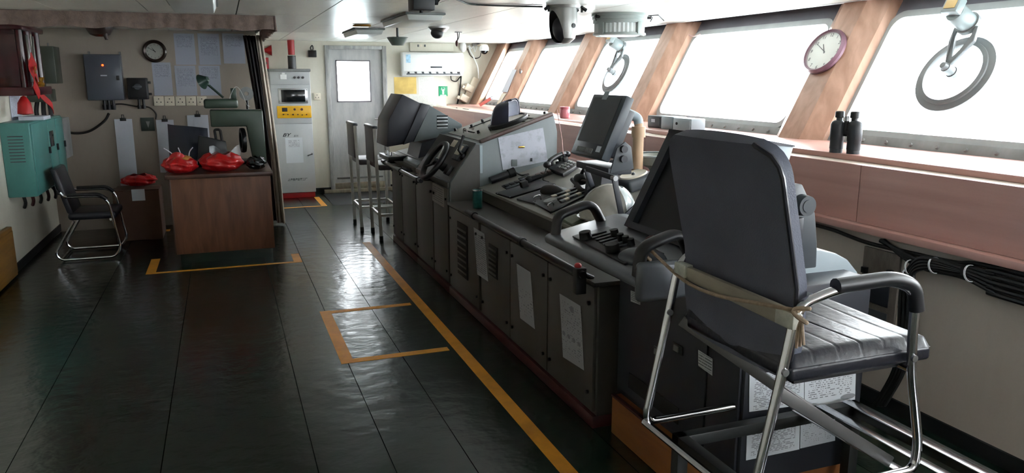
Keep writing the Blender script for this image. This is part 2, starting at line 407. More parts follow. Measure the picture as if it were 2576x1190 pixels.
for k, (y0, y1, p0, p1) in enumerate(WIN):
    z0, z1 = 1.262, 1.972
    inner = rrect(y0, y1, z0, z1, .09); q = rrect(y0-.0, y1+.0, z0, z1, .09)
    outer = square_loop(inner, p0, p1 if k else YF, 1.14, ZC+.08, .09)
    g = G().ring([wp(y, z) for y, z in outer], [wp(y, z) for y, z in inner], -NV*.05)
    w = struct('window_%d' % (k+1), g, M_FRAME)
    big = rrect(y0-.028, y1+.028, z0-.028, z1+.028, .11); sm = rrect(y0+.012, y1-.012, z0+.012, z1-.012, .08)
    part('gasket', G().ring([wp(y, z, off=.012) for y, z in big], [wp(y, z, off=.012) for y, z in sm], -NV*.03), M_RUB, w)
    part('window_pane', G().prism([wp(y, z, off=-.012) for y, z in rrect(y0-.02, y1+.02, z0-.02, z1+.02, .1)], -NV*.006), M_GLASS, w, 0)
    # riveted steel strip under the glass
    st = part('lower_strip', G().prism([wp(y0-.05, 1.165, off=.014), wp(y1+.05, 1.165, off=.014), wp(y1+.05, 1.236, off=.014), wp(y0-.05, 1.236, off=.014)], NV*.02, .003), M_STEEL, w)
    n = max(3, int((y1-y0)/.16))
    if k < 6:
        for i in range(n):
            y = y0+(i+.5)*(y1-y0)/n
            part('bolt', G().cyl(wp(y, 1.205, off=.034), wp(y, 1.205, off=.046), .012, .010, 10), M_STEEL, st)
for k, yc in enumerate(PIL):
    d = .15*math.cos(math.atan(LEAN))
    prof = [(-.10, 0), (.10, 0), (.15, .035), (.22, .085), (.25, .15), (-.25, .15), (-.22, .085), (-.15, .035)]
    if k == 0: prof = [(-.36, .0), (.08, 0), (.08, .15), (-.14, .15), (-.15, .09)] ; prof = [(-.5, .005), (.08, .005), (.08, .15), (-.14, .15), (-.2, .1), (-.42, .03)]
    if k == 0: prof = [(-.30, 0), (.08, 0), (.08, .15), (-.12, .15), (-.24, .05)]
    base = [Vector((3.50+dx, yc+dy, 1.2)) - DV*.02 for dy, dx in prof]
    struct('trim_%d' % (k+3), G().prism(base, DV*.905, 0), M_WOODV, smooth=14, label='reddish wooden casing of a leaning window pillar')
struct('trim_11', G().box((3.955, YN, ZC-.006), (4.0, YF, ZC+.02)), M_WHITE, label='white moulding where ceiling meets windows')
# ---- door in the far wall
dr = struct('door_1', G().box((DX0+.06, YF+.03, .07), (DX1-.06, YF+.07, 1.25)).box((DX0+.06, YF+.03, 1.25), (DX0+.155, YF+.07, DZ1-.05)).box((DX1-.235, YF+.03, 1.25), (DX1-.06, YF+.07, DZ1-.05)).box((DX0+.155, YF+.03, 1.83), (DX1-.235, YF+.07, DZ1-.05)),
            stained('worn_grey_door', '#c4c4c2', '#96979a', .4, 3, .3, .7, (2, 2, .4)))
DM = stained('worn_grey_frame', '#b5b5b3', '#7d7d7d', .4, 5, .3, .6, (3, 3, .5))
part('door_frame', G().box((DX0, YF-.03, -.05), (DX0+.06, YF+.09, DZ1), .004).box((DX1-.06, YF-.03, -.05), (DX1, YF+.09, DZ1), .004).box((DX0+.06, YF-.03, DZ1-.05), (DX1-.06, YF+.09, DZ1), .004), DM, dr)
part('threshold', G().box((DX0-.1, YF-.06, -.08), (DX1+.05, YF+.09, .0), .006).box((DX0+.06, YF-.02, 0), (DX1-.06, YF+.09, .085), .006), stained('worn_threshold', '#a29a86', '#6e675a', .6, 9), dr)
part('window_pane', G().box((DX0+.15, YF+.047, 1.245), (DX1-.23, YF+.053, 1.835)), M_GLASS, dr, 0)
part('window_bead', G().box((DX0+.15, YF+.022, 1.245), (DX0+.167, YF+.03, 1.835)).box((DX1-.247, YF+.022, 1.245), (DX1-.23, YF+.03, 1.835)).box((DX0+.15, YF+.022, 1.245), (DX1-.23, YF+.03, 1.262)).box((DX0+.15, YF+.022, 1.818), (DX1-.23, YF+.03, 1.835)), M_FRAME, dr)
part('rail', G().box((DX0+.1, YF+.02, .14), (DX1-.1, YF+.032, .165), .003), M_STEEL, dr)
part('handle', G().cyl((DX1-.1, YF+.03, 1.0), (DX1-.1, YF-.02, 1.0), .012).tube([(DX1-.1, YF-.02, 1.0), (DX1-.2, YF-.025, 1.0)], .01), M_ALU, dr)
# ---- outside: water and a wooded shore, nearly lost in the glare
tag(struct('sea_outside', G().box((-400, -400, -14.2), (900, 900, -14)), mat('pale_sea', '#a9b3b3', .4, var=.05, scale=.05)), 'pale water outside the windows', None)
M_LEAFO = mat('hazy_foliage', '#354c46', .8, var=.2, scale=.6)
for i, (px, py, d, h) in enumerate([(2185, 262, 150, 7.5), (2250, 272, 165, 7.0), (2420, 285, 150, 5.0), (925, 245, 170, 6.0), (850, 250, 160, 6.0), (1240, 250, 170, 5.0)]):
    dd = ray(px, py); dd.z = 0; dd.normalize(); c = Vector((dd.x*d, dd.y*d, -14))
    lab = ('broad leafy tree on the shore seen through the large near window', 'broad leafy tree on the shore seen through the pane of the door')[px < 1000]
    if px == 2420: lab = 'low bush on the shore seen under the big round wiper screen'
    if px == 1240: lab = 'low bush on the shore seen through the far corner window'
    t = thing('shore_tree', lab, 'tree', c, 'trees on the far shore')
    part('trunk', G().cyl(c, c+Vector((0, 0, h*.5)), .4, .25, 8), mat('trunk_grey', '#6d665c', .8), t)
    g = G()
    for q in range(6):
        r = random.uniform(.28, .4)*h; g.sph(c+Vector((random.uniform(-.5, .5)*h, random.uniform(-.5, .5)*h, h*random.uniform(.5, .85))), (r, r, r*.75), 10, 7)
    part('crown', g, M_LEAFO, t)

# ================================================================== FAR WALL
def pbox(px0, py0, px1, py1, y, depth, bev=.004, g=None):
    """box on a wall facing -Y: pixel corners on plane y, body runs back by depth"""
    a = P(px0, py0, y=y); b = P(px1, py1, y=y); g = g or G()
    return g.box((min(a.x, b.x), y, min(a.z, b.z)), (max(a.x, b.x), y+depth, max(a.z, b.z)), bev)
def sheet_ny(name, px0, py0, px1, py1, y, m, label, cat, group=None, parent=None, tilt=0):
    a = P(px0, py0, y=y); b = P(px1, py1, y=y)
    pts = [(min(a.x, b.x), y, min(a.z, b.z)), (max(a.x, b.x), y, min(a.z, b.z)), (max(a.x, b.x)+tilt, y, max(a.z, b.z)), (min(a.x, b.x)+tilt, y, max(a.z, b.z))]
    g = G().prism(pts, (0, .0015, 0))
    if parent: return part(name, g, m, parent, 0, label=label)
    return solo(name, g, m, label, cat, group, 0)
PR1 = printed('printed_text_x', '#c3c7d2', '#5b5e68', 'X', 26)
PR2 = printed('printed_text_top_x', '#c3c9cf', '#6c707a', 'X', 22, top=.9, bottom=.62, dens=.45, left=.18, right=.82)
PR3 = printed('printed_form_x', '#cfd2d8', '#3d3f47', 'X', 24, dens=.48, words=10)
# instrument cabinet
YC = 10.9; zb = fz(YC)
cb = thing('instrument_cabinet', 'tall grey instrument cabinet with yellow knob panel beside the grey door', 'cabinet', (.88, YC+.17, zb))
M_CAB = stained('cabinet_light_grey', '#b3b6b8', '#a6aaad', .4, 2, .3, .6)
X0, X1 = .61, 1.135
ZT = P(730, 180, y=YC).z; Z1 = P(730, 213, y=YC).z; Z2 = P(730, 312, y=YC).z
part('body', G().box((X0, YC+.012, zb+.075), (X1, YF-.002, ZT+.005), .006), M_CAB, cb)
part('plinth', G().box((X0+.01, YC+.03, zb), (X1-.01, YF-.005, zb+.075), .004), M_RED, cb, label='dark red plinth')
part('top_cover', G().box((X0-.012, YC-.005, ZT), (X1+.012, YF-.004, ZT+.035), .006), M_STEEL, cb)
mp_ = part('meter_panel', G().box((X0+.006, YC, Z1+.004), (X1-.006, YC+.012, ZT-.004), .003), M_CAB, cb)
c = P(713, 193, y=YC)
part('meter', G().box((c.x-.042, YC-.012, c.z-.035), (c.x+.042, YC, c.z+.03), .004).box((c.x-.02, YC-.014, c.z+.03), (c.x+.02, YC, c.z+.055), .004), M_WHITE, mp_)
for px in (741, 751, 762):
    c = P(px, 195, y=YC); part('knob', G().cyl((c.x, YC, c.z), (c.x, YC-.025, c.z), .017, .014, 12), M_BLK, mp_)
sp_ = part('screen_panel', G().box((X0+.006, YC, Z2+.004), (X1-.006, YC+.012, Z1-.004), .003), M_CAB, cb)
a = P(699, 222, y=YC); b = P(775, 260, y=YC)
part('screen_frame', G().box((a.x, YC-.014, b.z), (b.x, YC, a.z), .01), M_ALU, sp_)
part('screen', G().box((a.x+.035, YC-.018, b.z+.022), (b.x-.035, YC-.012, a.z-.022), .004), M_SCREEN, sp_)
for px, py in ((703, 226), (771, 226), (703, 255), (771, 255)):
    c = P(px, py, y=YC); part('screw', G().cyl((c.x, YC-.014, c.z), (c.x, YC-.02, c.z), .007, None, 8), M_STEEL, sp_)
a = P(696, 267, y=YC); b = P(784, 296, y=YC)
yp = part('yellow_panel', G().box((a.x, YC-.016, b.z), (b.x, YC, a.z), .006), mat('yellow_enamel', '#d8a411', .35), cb, label='yellow control panel with knobs')
c = P(716, 276, y=YC); part('gauge', G().box((c.x-.035, YC-.022, c.z-.025), (c.x+.035, YC-.016, c.z+.025), .003), M_BLK2, yp)
for px, py, r in ((741, 275, .016), (759, 275, .018), (713, 288, .009), (724, 288, .009), (737, 288, .012), (749, 288, .009), (760, 289, .009), (771, 288, .009)):
    c = P(px, py, y=YC); part('knob', G().cyl((c.x, YC-.016, c.z), (c.x, YC-.036, c.z), r, r*.8, 12), M_REDD, yp)
dp = part('cabinet_door', G().box((X0+.006, YC, zb+.08), (X1-.006, YC+.012, Z2-.004), .003), M_CAB, cb)
c = P(784, 387, y=YC); part('handle', G().cyl((c.x, YC, c.z), (c.x, YC-.03, c.z), .012, None, 12).tube([(c.x, YC-.03, c.z), (c.x-.06, YC-.034, c.z-.018)], .009), M_CHROME, dp)
sheet_ny('notice', 717, 347, 764, 409, YC-.002, PR2, 'white typed notice taped on the cabinet door', None, parent=cb)
c = P(722, 340, y=YC-.003); text('emblem', 'BY', .062, (c.x-.012, YC-.002, c.z), R_NY, M_BLK2, cb, .35, sx=1.35, bold=.0012)
c = P(744, 341, y=YC-.003); text('emblem', '系列', .03, (c.x, YC-.002, c.z-.008), R_NY, M_BLK2, cb, .3)
c = P(748, 452, y=YC-.003); text('maker_lettering', '上海航海仪器二厂', .036, (c.x, YC-.002, c.z), R_NY, M_BLK2, cb, .3, sx=.9, bold=.0008)
# red conduit into the cabinet top
a = P(731, 99, y=11.1); b = P(730, 168, y=11.1)
t = thing('red_conduit', 'thick red pipe with black sleeve entering the cabinet top', 'pipe', (b.x, 11.1, b.z))
part('pipe', G().cyl((a.x, 11.1, ZC), (a.x, 11.1, P(731, 138, y=11.1).z), .046, .044, 20), M_RED, t)
part('sleeve', G().cyl((a.x, 11.1, P(731, 140, y=11.1).z), (a.x, 11.1, ZT+.035), .054, None, 20), M_BLK, t)
# black junction unit, socket
a = P(785, 135, y=YF)
t = thing('junction_box', 'small black junction box with loop on top beside the door frame', 'junction box', (a.x, YF, a.z-.05))
part('box', G().box((a.x-.055, YF-.06, a.z-.05), (a.x+.055, YF, a.z+.045), .006), M_BLK, t)
part('lid', G().box((a.x-.047, YF-.07, a.z-.042), (a.x+.047, YF-.058, a.z+.037), .004), M_BLK2, t)
part('cable_loop', G().tube(spline([(a.x-.01, YF-.03, a.z+.045), (a.x-.02, YF-.03, a.z+.08), (a.x+.005, YF-.03, a.z+.11), (a.x+.015, YF-.03, a.z+.07), (a.x+.005, YF-.03, a.z+.045)], 5), .008, 8), M_CABLE, t)
def socket(c, wall, label, group=None, w=.05):
    t = thing('wall_socket', label, 'socket', (c.x, wall, c.z-w), group)
    part('plate', G().box((c.x-w, wall-.03, c.z-w), (c.x+w, wall, c.z+w), .005), M_CREAM, t)
    for dx, dz in ((0, .022), (-.02, -.012), (.02, -.012)):
        part('hole', G().cyl((c.x+dx, wall-.0305, c.z+dz), (c.x+dx, wall-.028, c.z+dz), .006, None, 8), M_BLK2, t)
    return t
socket(P(797, 243, y=YF), YF, 'cream wall socket between the cabinet and the door')
# red alarm fittings
a = P(668, 127, y=YF); t = thing('fire_horn', 'red alarm horn high on the far wall beside the curtain', 'alarm', (a.x, YF, a.z-.05))
part('bell', G().lathe([(.02, 0), (.03, .06), (.07, .13), (.075, .135), (.06, .12), (.0, .1)], (a.x-.06, YF-.06, a.z), (1, 0, 0), 18), M_RED, t)
part('bracket', G().box((a.x-.09, YF-.08, a.z-.03), (a.x-.04, YF, a.z+.03), .005), M_RED, t)
a = P(667, 159, y=YF); t = thing('alarm_button', 'red call point box under the alarm horn', 'alarm', (a.x, YF, a.z-.08))
part('box', G().box((a.x-.05, YF-.06, a.z-.075), (a.x+.045, YF, a.z+.075), .008), M_RED, t)
part('button', G().cyl((a.x, YF-.06, a.z), (a.x, YF-.075, a.z), .022, None, 14), M_BLK, t)
# air conditioner
a = P(1014, 131, y=YF-.2); b = P(1168, 191, y=YF-.2); yA = YF-.2
t = thing('air_conditioner', 'white split air conditioner mounted on the far wall', 'air conditioner', ((a.x+b.x)/2, YF, b.z))
prof = [(0, a.z), (-.15, a.z), (-.19, a.z-.03), (-.20, a.z-.12), (-.195, b.z+.07), (-.14, b.z), (0, b.z)]
part('body', G().prism([(a.x, YF+p, z) for p, z in prof], (b.x-a.x, 0, 0), .008, 3), M_WHITE, t)
part('louvre_slot', G().box((a.x+.05, YF-.172, b.z+.018), (b.x-.05, YF-.14, b.z+.036)).prism([(a.x+.06, YF-.188, b.z+.058), (b.x-.06, YF-.188, b.z+.058), (b.x-.06, YF-.168, b.z+.034), (a.x+.06, YF-.168, b.z+.034)], (0, -.002, .002)), M_DGREY, t)
for i in range(7):
    x = a.x+.085+i*(b.x-a.x-.17)/6.9
    part('louvre', G().prism([(x, YF-.1915, b.z+.06), (x+.07, YF-.1915, b.z+.06), (x+.085, YF-.171, b.z+.034), (x+.012, YF-.171, b.z+.034)], (0, -.003, .002)), M_WHITE, t)
c = P(1098, 169, y=yA); part('display', G().box((c.x-.085, yA-.003, c.z-.012), (c.x+.085, yA+.01, c.z+.012), .003), M_DGREY, t)
sheet_ny('energy_sticker', 1021, 137, 1033, 158, yA-.001, mat('sticker_blue', '#9fc4dc', .5, var=.25, scale=30), 'blue and white energy sticker', None, parent=t)
c = P(1160, 190, y=YF-.06)
hz = thing('drain_hose', 'black hose dropping from the air conditioner down the far wall', 'hose', (c.x, YF-.02, b.z-.62))
part('hose', G().tube(spline([(c.x, YF-.06, b.z-.002), (c.x-.01, YF-.02, b.z-.2), (c.x-.06, YF-.02, b.z-.45), (c.x-.08, YF-.02, b.z-.62)], 8), .012, 8), M_CABLE, hz)
part('cable_loop', G().tube(spline([(c.x-.16, YF-.06, b.z-.002), (c.x-.14, YF-.03, b.z-.06), (c.x-.07, YF-.03, b.z-.08), (c.x-.02, YF-.03, b.z-.03), (c.x-.005, YF-.06, b.z-.002)], 6), .008, 8), M_CABLE, hz)
# sheets and sign
sheet_ny('gold_sheet', 991, 194, 1048, 236, YF-.004, mat('gold_film', '#b49a52', .35, .35, var=.25, scale=6), 'crinkled gold coloured sheet taped beside the air conditioner', 'sheet')
sheet_ny('notice_sheet', 1052, 192, 1092, 245, YF-.003, printed('pale_print', '#d9d9d2', '#b9b9b4', 'X', 20), 'pale faded notice between the gold sheet and green sign', 'paper')
sheet_ny('notice_sheet', 1030, 238, 1098, 282, YF-.0045, printed('pale_print2', '#d6d6cf', '#b4b4ae', 'X', 18), 'wide faded notice under the gold sheet behind the console', 'paper')
a = P(1103, 217, y=YF); b = P(1126, 242, y=YF)
t = thing('safety_sign', 'small green safety sign with white figure under the air conditioner', 'sign', ((a.x+b.x)/2, YF, b.z))
part('plate', G().box((a.x, YF-.006, b.z), (b.x, YF-.002, a.z), .002), mat('sign_green', '#0c8f5f', .4, var=.02), t)
cx_, cz_ = (a.x+b.x)/2, (a.z+b.z)/2
part('white_figure', G().box((cx_-.014, YF-.008, cz_-.045), (cx_+.014, YF-.006, cz_+.01), .003).cyl((cx_, YF-.008, cz_+.02), (cx_, YF-.006, cz_+.02), .012, None, 12).tube([(cx_-.01, YF-.007, cz_+.005), (cx_-.028, YF-.007, cz_+.03), (cx_-.018, YF-.007, cz_+.055)], .004, 6).tube([(cx_+.01, YF-.007, cz_+.005), (cx_+.025, YF-.007, cz_+.035), (cx_+.01, YF-.007, cz_+.058)], .004, 6), M_WHITE, t)
part('white_caption', G().box((cx_-.045, YF-.008, cz_-.06), (cx_+.045, YF-.006, cz_-.053)).box((cx_-.055, YF-.008, cz_-.071), (cx_+.055, YF-.006, cz_-.065)), M_WHITE, t)
# casing above air conditioner
a = P(1031, 106, y=YF-.04); b = P(1141, 130, y=YF-.04)
t = thing('duct_cover', 'shallow cream duct cover above the air conditioner', 'duct', ((a.x+b.x)/2, YF, b.z))
part('cover', G().box((a.x, YF-.04, b.z), (b.x, YF, ZC-.002), .005), M_WALL, t)
for px in (1052, 1059, 1069):
    c = P(px, 115, y=YF-.04); part('label_mark', G().box((c.x-.012, YF-.043, c.z-.016), (c.x+.012, YF-.039, c.z+.016), .002), M_CREAM if px == 1059 else M_DGREY, t)
# white motion sensor + dome camera + junction
a = P(1166, 118, y=YF-.06)
t = thing('motion_sensor', 'white rounded sensor on the wall beside the dome camera', 'sensor', (a.x, YF, a.z-.07))
part('body', G().sph((a.x, YF-.04, a.z), (.05, .05, .075)), M_WHITE, t)
part('wall_plate', G().box((a.x-.035, YF-.02, a.z-.05), (a.x+.035, YF, a.z+.05), .005), M_WHITE, t)
a = P(1218, 127, y=YF-.25); a.y = YF-.25
t = thing('dome_camera', 'white dome camera with dark globe at the window corner', 'camera', (a.x, a.y, a.z-.06))
part('housing', G().lathe([(.0, .085), (.05, .08), (.07, .04), (.068, .0), (.062, -.004), (.0, -.004)], a, (0, 0, 1), 24), M_WHITE, t)
part('globe', G().sph(a, (.055, .055, .055)), M_SCREEN, t)
part('bracket', G().box((a.x-.06, a.y-.02, a.z+.07), (a.x+.03, YF-.002, a.z+.09), .004), M_CREAM, t)
a = P(1197, 111, y=YF-.06)
t = thing('cable_box', 'small grey cable box under the ceiling with hanging leads', 'junction box', (a.x, YF, a.z-.03))
part('box', G().box((a.x-.05, YF-.08, a.z-.03), (a.x+.05, YF, a.z+.03), .005), M_STEEL, t)
part('lead', G().tube(spline([P(1180, 113, y=YF-.05), P(1183, 128, y=YF-.05), P(1192, 145, y=YF-.05), P(1202, 170, y=YF-.1), P(1204, 197, y=YF-.12)], 8), .009, 8), M_WHITE, t)
part('lead', G().tube(spline([P(1192, 114, y=YF-.06), P(1186, 122, y=YF-.06), P(1183, 118, y=YF-.06), P(1176, 116, y=YF-.06)], 6), .006, 8), M_WHITE, t)
part('lead', G().tube(spline([P(1200, 114, y=YF-.06), P(1195, 130, y=YF-.06), P(1192, 120, y=YF-.06), P(1190, 114, y=YF-.06)], 6), .006, 8), M_WHITE, t)
part('lead', G().tube(spline([P(1176, 122, y=YF-.02), P(1184, 140, y=YF-.02), P(1196, 147, y=YF-.02), P(1207, 143, y=YF-.06), P(1210, 132, y=YF-.1)], 6), .006, 8), M_CABLE, t)
# leaning power strip with adapters
Rl = frameR((1, 0, 0), (LEAN, 0, 1)); Rb = Matrix.Rotation(math.atan(LEAN), 3, 'Y')
a = P(1178, 228, y=YF-.03)
t = thing('power_strip', 'cream power strip with two plugged adapters leaning beside the pillar', 'power strip', (a.x, YF, a.z-.2))
part('strip', G().obox((a.x+.03, YF-.03, a.z), (.1, .05, .42), Rb, .008), M_CREAM, t)
for dz in (.06, -.09):
    p = Vector((a.x-.035+dz*LEAN, YF-.07, a.z+dz-.02))
    q = part('adapter', G().obox(p, (.13, .1, .1), Rb, .012), M_CREAM, t); part('plug_pin', G().obox(p+Vector((-.08, 0, .01)), (.05, .05, .05), Rb, .008), M_CREAM, q)
# dark boxes under the shelf in the far corner
a = P(1150, 290, y=YF-.1)
t = thing('corner_switch_box', 'dull green switch box in the corner under the window shelf', 'switch box', (a.x, YF, a.z-.09))
part('box', G().box((a.x-.1, YF-.1, a.z-.1), (a.x+.1, YF, a.z+.09), .006), M_OGREEN, t)
part('rotary_knob', G().cyl((a.x+.03, YF-.1, a.z), (a.x+.03, YF-.13, a.z), .03, .025, 16), M_BLK, t)
for i in range(5): part('cable', G().tube(spline([(a.x+.12+.02*i, YF-.02, a.z+.13), (a.x+.125+.02*i, YF-.03, a.z-.1), (a.x+.12+.02*i, YF-.03, a.z-.6)], 4), .009, 6), M_CABLE, t)

# ================================================================== CEILING FITTINGS
def ceil_lamp(x0, x1, y0, y1, label):
    t = thing('ceiling_lamp', label, 'ceiling light', ((x0+x1)/2, (y0+y1)/2, ZC-.055), 'rectangular ceiling lamps')
    part('base', G().box((x0, y0, ZC-.018), (x1, y1, ZC-.001), .004), M_STEEL, t)
    part('diffuser', G().prism([(x0+.012, y0+.012, ZC-.018), (x1-.012, y0+.012, ZC-.018), (x1-.03, y0+.03, ZC-.06), (x0+.03, y0+.03, ZC-.06)], (0, y1-y0-.024, 0), .006), mat('lamp_diffuser', '#d9dbd8', .3, var=.02), t)
ceil_lamp(-.29, .02, 4.75, 5.85, 'rectangular white ceiling lamp over the open floor')
ceil_lamp(1.31, 1.62, 8.1, 9.0, 'rectangular white ceiling lamp nearest the door')
ceil_lamp(1.36, 1.68, 6.0, 7.0, 'rectangular white ceiling lamp beside the flush spotlight')
c = P(910, 62, z=ZC); t = thing('spot_light', 'small round flush spotlight with brass rim in the ceiling', 'ceiling light', (c.x, c.y, ZC-.02))
part('rim', G().lathe([(.05, -.002), (.085, -.004), (.09, -.015), (.075, -.022), (.05, -.018)], (c.x, c.y, ZC), (0, 0, 1), 28), M_BRASS, t)
part('lens', G().cyl((c.x, c.y, ZC-.004), (c.x, c.y, ZC-.018), .052, None, 24), M_WHITE, t)
c = P(1103, 68, z=ZC); t = thing('ceiling_camera', 'black half-dome camera fixed under the ceiling', 'camera', (c.x, c.y, ZC-.1))
part('mount', G().lathe([(.0, -.001), (.105, -.001), (.105, -.012), (.085, -.03), (.07, -.05), (.0, -.05)], (c.x, c.y, ZC), (0, 0, 1), 28), M_ALU, t)
part('eye', G().sph((c.x-.02, c.y-.02, ZC-.06), (.065, .065, .055)), M_BLK, t)
c = P(1000, 95, z=ZC-.1); t = thing('pendant_lamp', 'small dark conical pendant lamp on a short rod', 'lamp', (c.x, c.y, ZC-.15))
part('rod', G().cyl((c.x, c.y, ZC), (c.x, c.y, ZC-.1), .012, None, 10), M_BLK, t)
part('shade', G().lathe([(.105, -.095), (.11, -.1), (.07, -.16), (.06, -.175), (.0, -.178)], (c.x, c.y, ZC), (0, 0, 1), 24), mat('grey_green_enamel', '#5e6660', .35), t)
part('bulb', G().lathe([(.0, -.094), (.1, -.096), (.08, -.12), (0, -.12)], (c.x, c.y, ZC), (0, 0, 1), 20), M_BLK2, t)
c = P(1153, 80, z=ZC); t = thing('pull_cord', 'pull cord with dark red knob hanging from the ceiling', 'cord', (c.x, c.y, ZC-.13))
part('hook_plate', G().box((c.x-.04, c.y-.01, ZC-.008), (c.x+.04, c.y+.01, ZC), .002), M_STEEL, t)
part('cord', G().tube([(c.x-.012, c.y, ZC), (c.x-.008, c.y, ZC-.06), (c.x-.015, c.y, ZC-.1)], .005, 6).tube([(c.x+.012, c.y, ZC), (c.x+.006, c.y, ZC-.06), (c.x-.015, c.y, ZC-.1)], .005, 6), M_CABLE, t)
part('knob', G().sph((c.x-.02, c.y, ZC-.125), (.016, .016, .035), 12, 8), M_REDD, t)
c = P(1060, 8, z=ZC-.06); t = thing('ceiling_speaker_box', 'black box speaker hung under the ceiling with a cable', 'speaker', (c.x, c.y, ZC-.13))
part('box', G().box((c.x-.065, c.y-.07, ZC-.105), (c.x+.065, c.y+.07, ZC-.002), .006), M_BLK, t)
part('knob', G().cyl((c.x+.065, c.y, ZC-.05), (c.x+.1, c.y, ZC-.05), .02, .018, 14), M_BLK2, t)
part('foot_screw', G().cyl((c.x-.01, c.y-.03, ZC-.105), (c.x-.01, c.y-.03, ZC-.118), .01, None, 10), M_BLK2, t)
part('cable', G().tube(spline([(c.x+.1, c.y, ZC-.05), (c.x+.15, c.y, ZC-.01), (c.x+.35, c.y+.35, ZC-.006), P(1200, 12, z=ZC-.006), P(1365, 17, z=ZC-.008)], 6), .006, 8), M_CABLE, t)
c = P(255, 68, z=ZC); t = thing('smoke_detector', 'brown dome smoke detector behind the valance', 'detector', (c.x, 8.7, ZC-.1))
c.y = 8.7; part('dome', G().lathe([(.12, -.001), (.12, -.03), (.09, -.08), (.04, -.1), (.0, -.1)], (c.x, c.y, ZC), (0, 0, 1), 24), mat('brown_bakelite', '#3b2a26', .4), t)
part('nub', G().cyl((c.x+.05, c.y-.05, ZC-.07), (c.x+.06, c.y-.06, ZC-.13), .025, .015, 12), mat('brown_bakelite', '#3b2a26'), t)
# compass periscope tube: metal cylinder with scooped side
c = P(1412, 14, z=ZC); c = Vector((2.30, 5.15, ZC))
t = thing('compass_periscope', 'grey metal periscope tube with dark scooped opening under the ceiling', 'periscope', (c.x, c.y, ZC-.26))
M_ALUD = mat('dull_cast_metal', '#8d8b88', .35, .6, var=.08)
part('flange', G().cyl((c.x, c.y, ZC), (c.x, c.y, ZC-.018), .125, .12, 32), M_ALUD, t)
g = G().lathe([(.098, -.012), (.1, -.09), (.098, -.17), (.085, -.225), (.05, -.255), (.0, -.262)], c, (0, 0, 1), 40)
sc = bmesh.ops.bisect_plane(g.bm, geom=list(g.bm.verts)+list(g.bm.edges)+list(g.bm.faces), plane_co=c+Vector((-.062, -.02, -.16)), plane_no=Vector((-1, -.25, -.28)), clear_outer=True)
part('tube', g, M_ALUD, t)
part('scoop', G().sph(c+Vector((-.025, -.01, -.165)), (.052, .075, .085), 20, 14, Matrix.Rotation(-.2, 3, 'Y')), M_NAVY, t)
part('port', G().cyl(c+Vector((.035, -.08, -.14)), c+Vector((.04, -.098, -.14)), .016, None, 16), M_DGREY, t)
for dx, dy in ((-.12, -.02), (.13, -.03), (.1, .02)):
    part('clamp_screw', G().cyl(c+Vector((dx, dy, -.012)), c+Vector((dx*1.25, dy*1.25, -.03)), .012, None, 8).cyl(c+Vector((dx, dy, -.0)), c+Vector((dx, dy, -.045)), .009, None, 8), M_BLK, t)
# round ribbed lamp
c = Vector((3.02, 5.66, ZC)); rr = .222
t = thing('round_ceiling_lamp', 'large round ceiling lamp with ribbed glass and metal cage', 'ceiling light', (c.x, c.y, ZC-.17))
M_LG = mat('lamp_grey_green', '#8f9693', .4)
part('ring', G().lathe([(.0, -.0), (rr, -.0), (rr+.004, -.02), (rr-.004, -.024), (rr-.004, -.045), (rr-.012, -.05), (rr-.012, -.075), (rr-.03, -.078), (0, -.078)], c, (0, 0, 1), 48), M_LG, t)
g = G(); n = 72
prof = []
for i in range(n):
    w = 2*math.pi*i/n; r = (rr-.022)-(.006 if i % 2 else 0)
    prof.append((r*math.cos(w), r*math.sin(w)))
g.prism([(c.x+x, c.y+y, ZC-.155) for x, y in prof], (0, 0, .08))
part('ribbed_glass', g, mat('ribbed_lamp_glass', '#c4c9c8', .15, var=.05), t, 20)
part('lower_ring', G().lathe([(rr-.012, -.15), (rr-.01, -.165), (rr-.03, -.172), (rr-.03, -.152)], c, (0, 0, 1), 48), M_LG, t)
part('bottom_glass', G().lathe([(rr-.03, -.158), (rr-.08, -.172), (.0, -.176)], c, (0, 0, 1), 40), mat('opal_glass', '#eef0ee', .2, var=.01), t)
for i in range(4):
    w = math.radians(20+90*i); d = Vector((math.cos(w), math.sin(w), 0))
    part('cage_strut', G().obox(c+d*(rr-.014)+Vector((0, 0, -.115)), (.02, .05, .09), Matrix.Rotation(w, 3, 'Z'), .003), M_LG, t)
for w in (195, 340, 20):
    d = Vector((math.cos(math.radians(w)), math.sin(math.radians(w)), 0)); p = c+d*(rr+.01)+Vector((0, 0, -.03))
    part('wing_screw', G().cyl(p-d*.02, p+d*.02, .012, None, 8).tube([p+d*.015+Vector((0, 0, .015)), p+d*.03+Vector((0, 0, 0)), p+d*.015+Vector((0, 0, -.03))], .005, 6), M_BLK, t)
part('cable', G().tube([c+Vector((rr, -.02, -.01)), c+Vector((rr+.1, -.05, -.004)), P(1670, 52, z=ZC-.004)], .005, 6), M_CABLE, t)

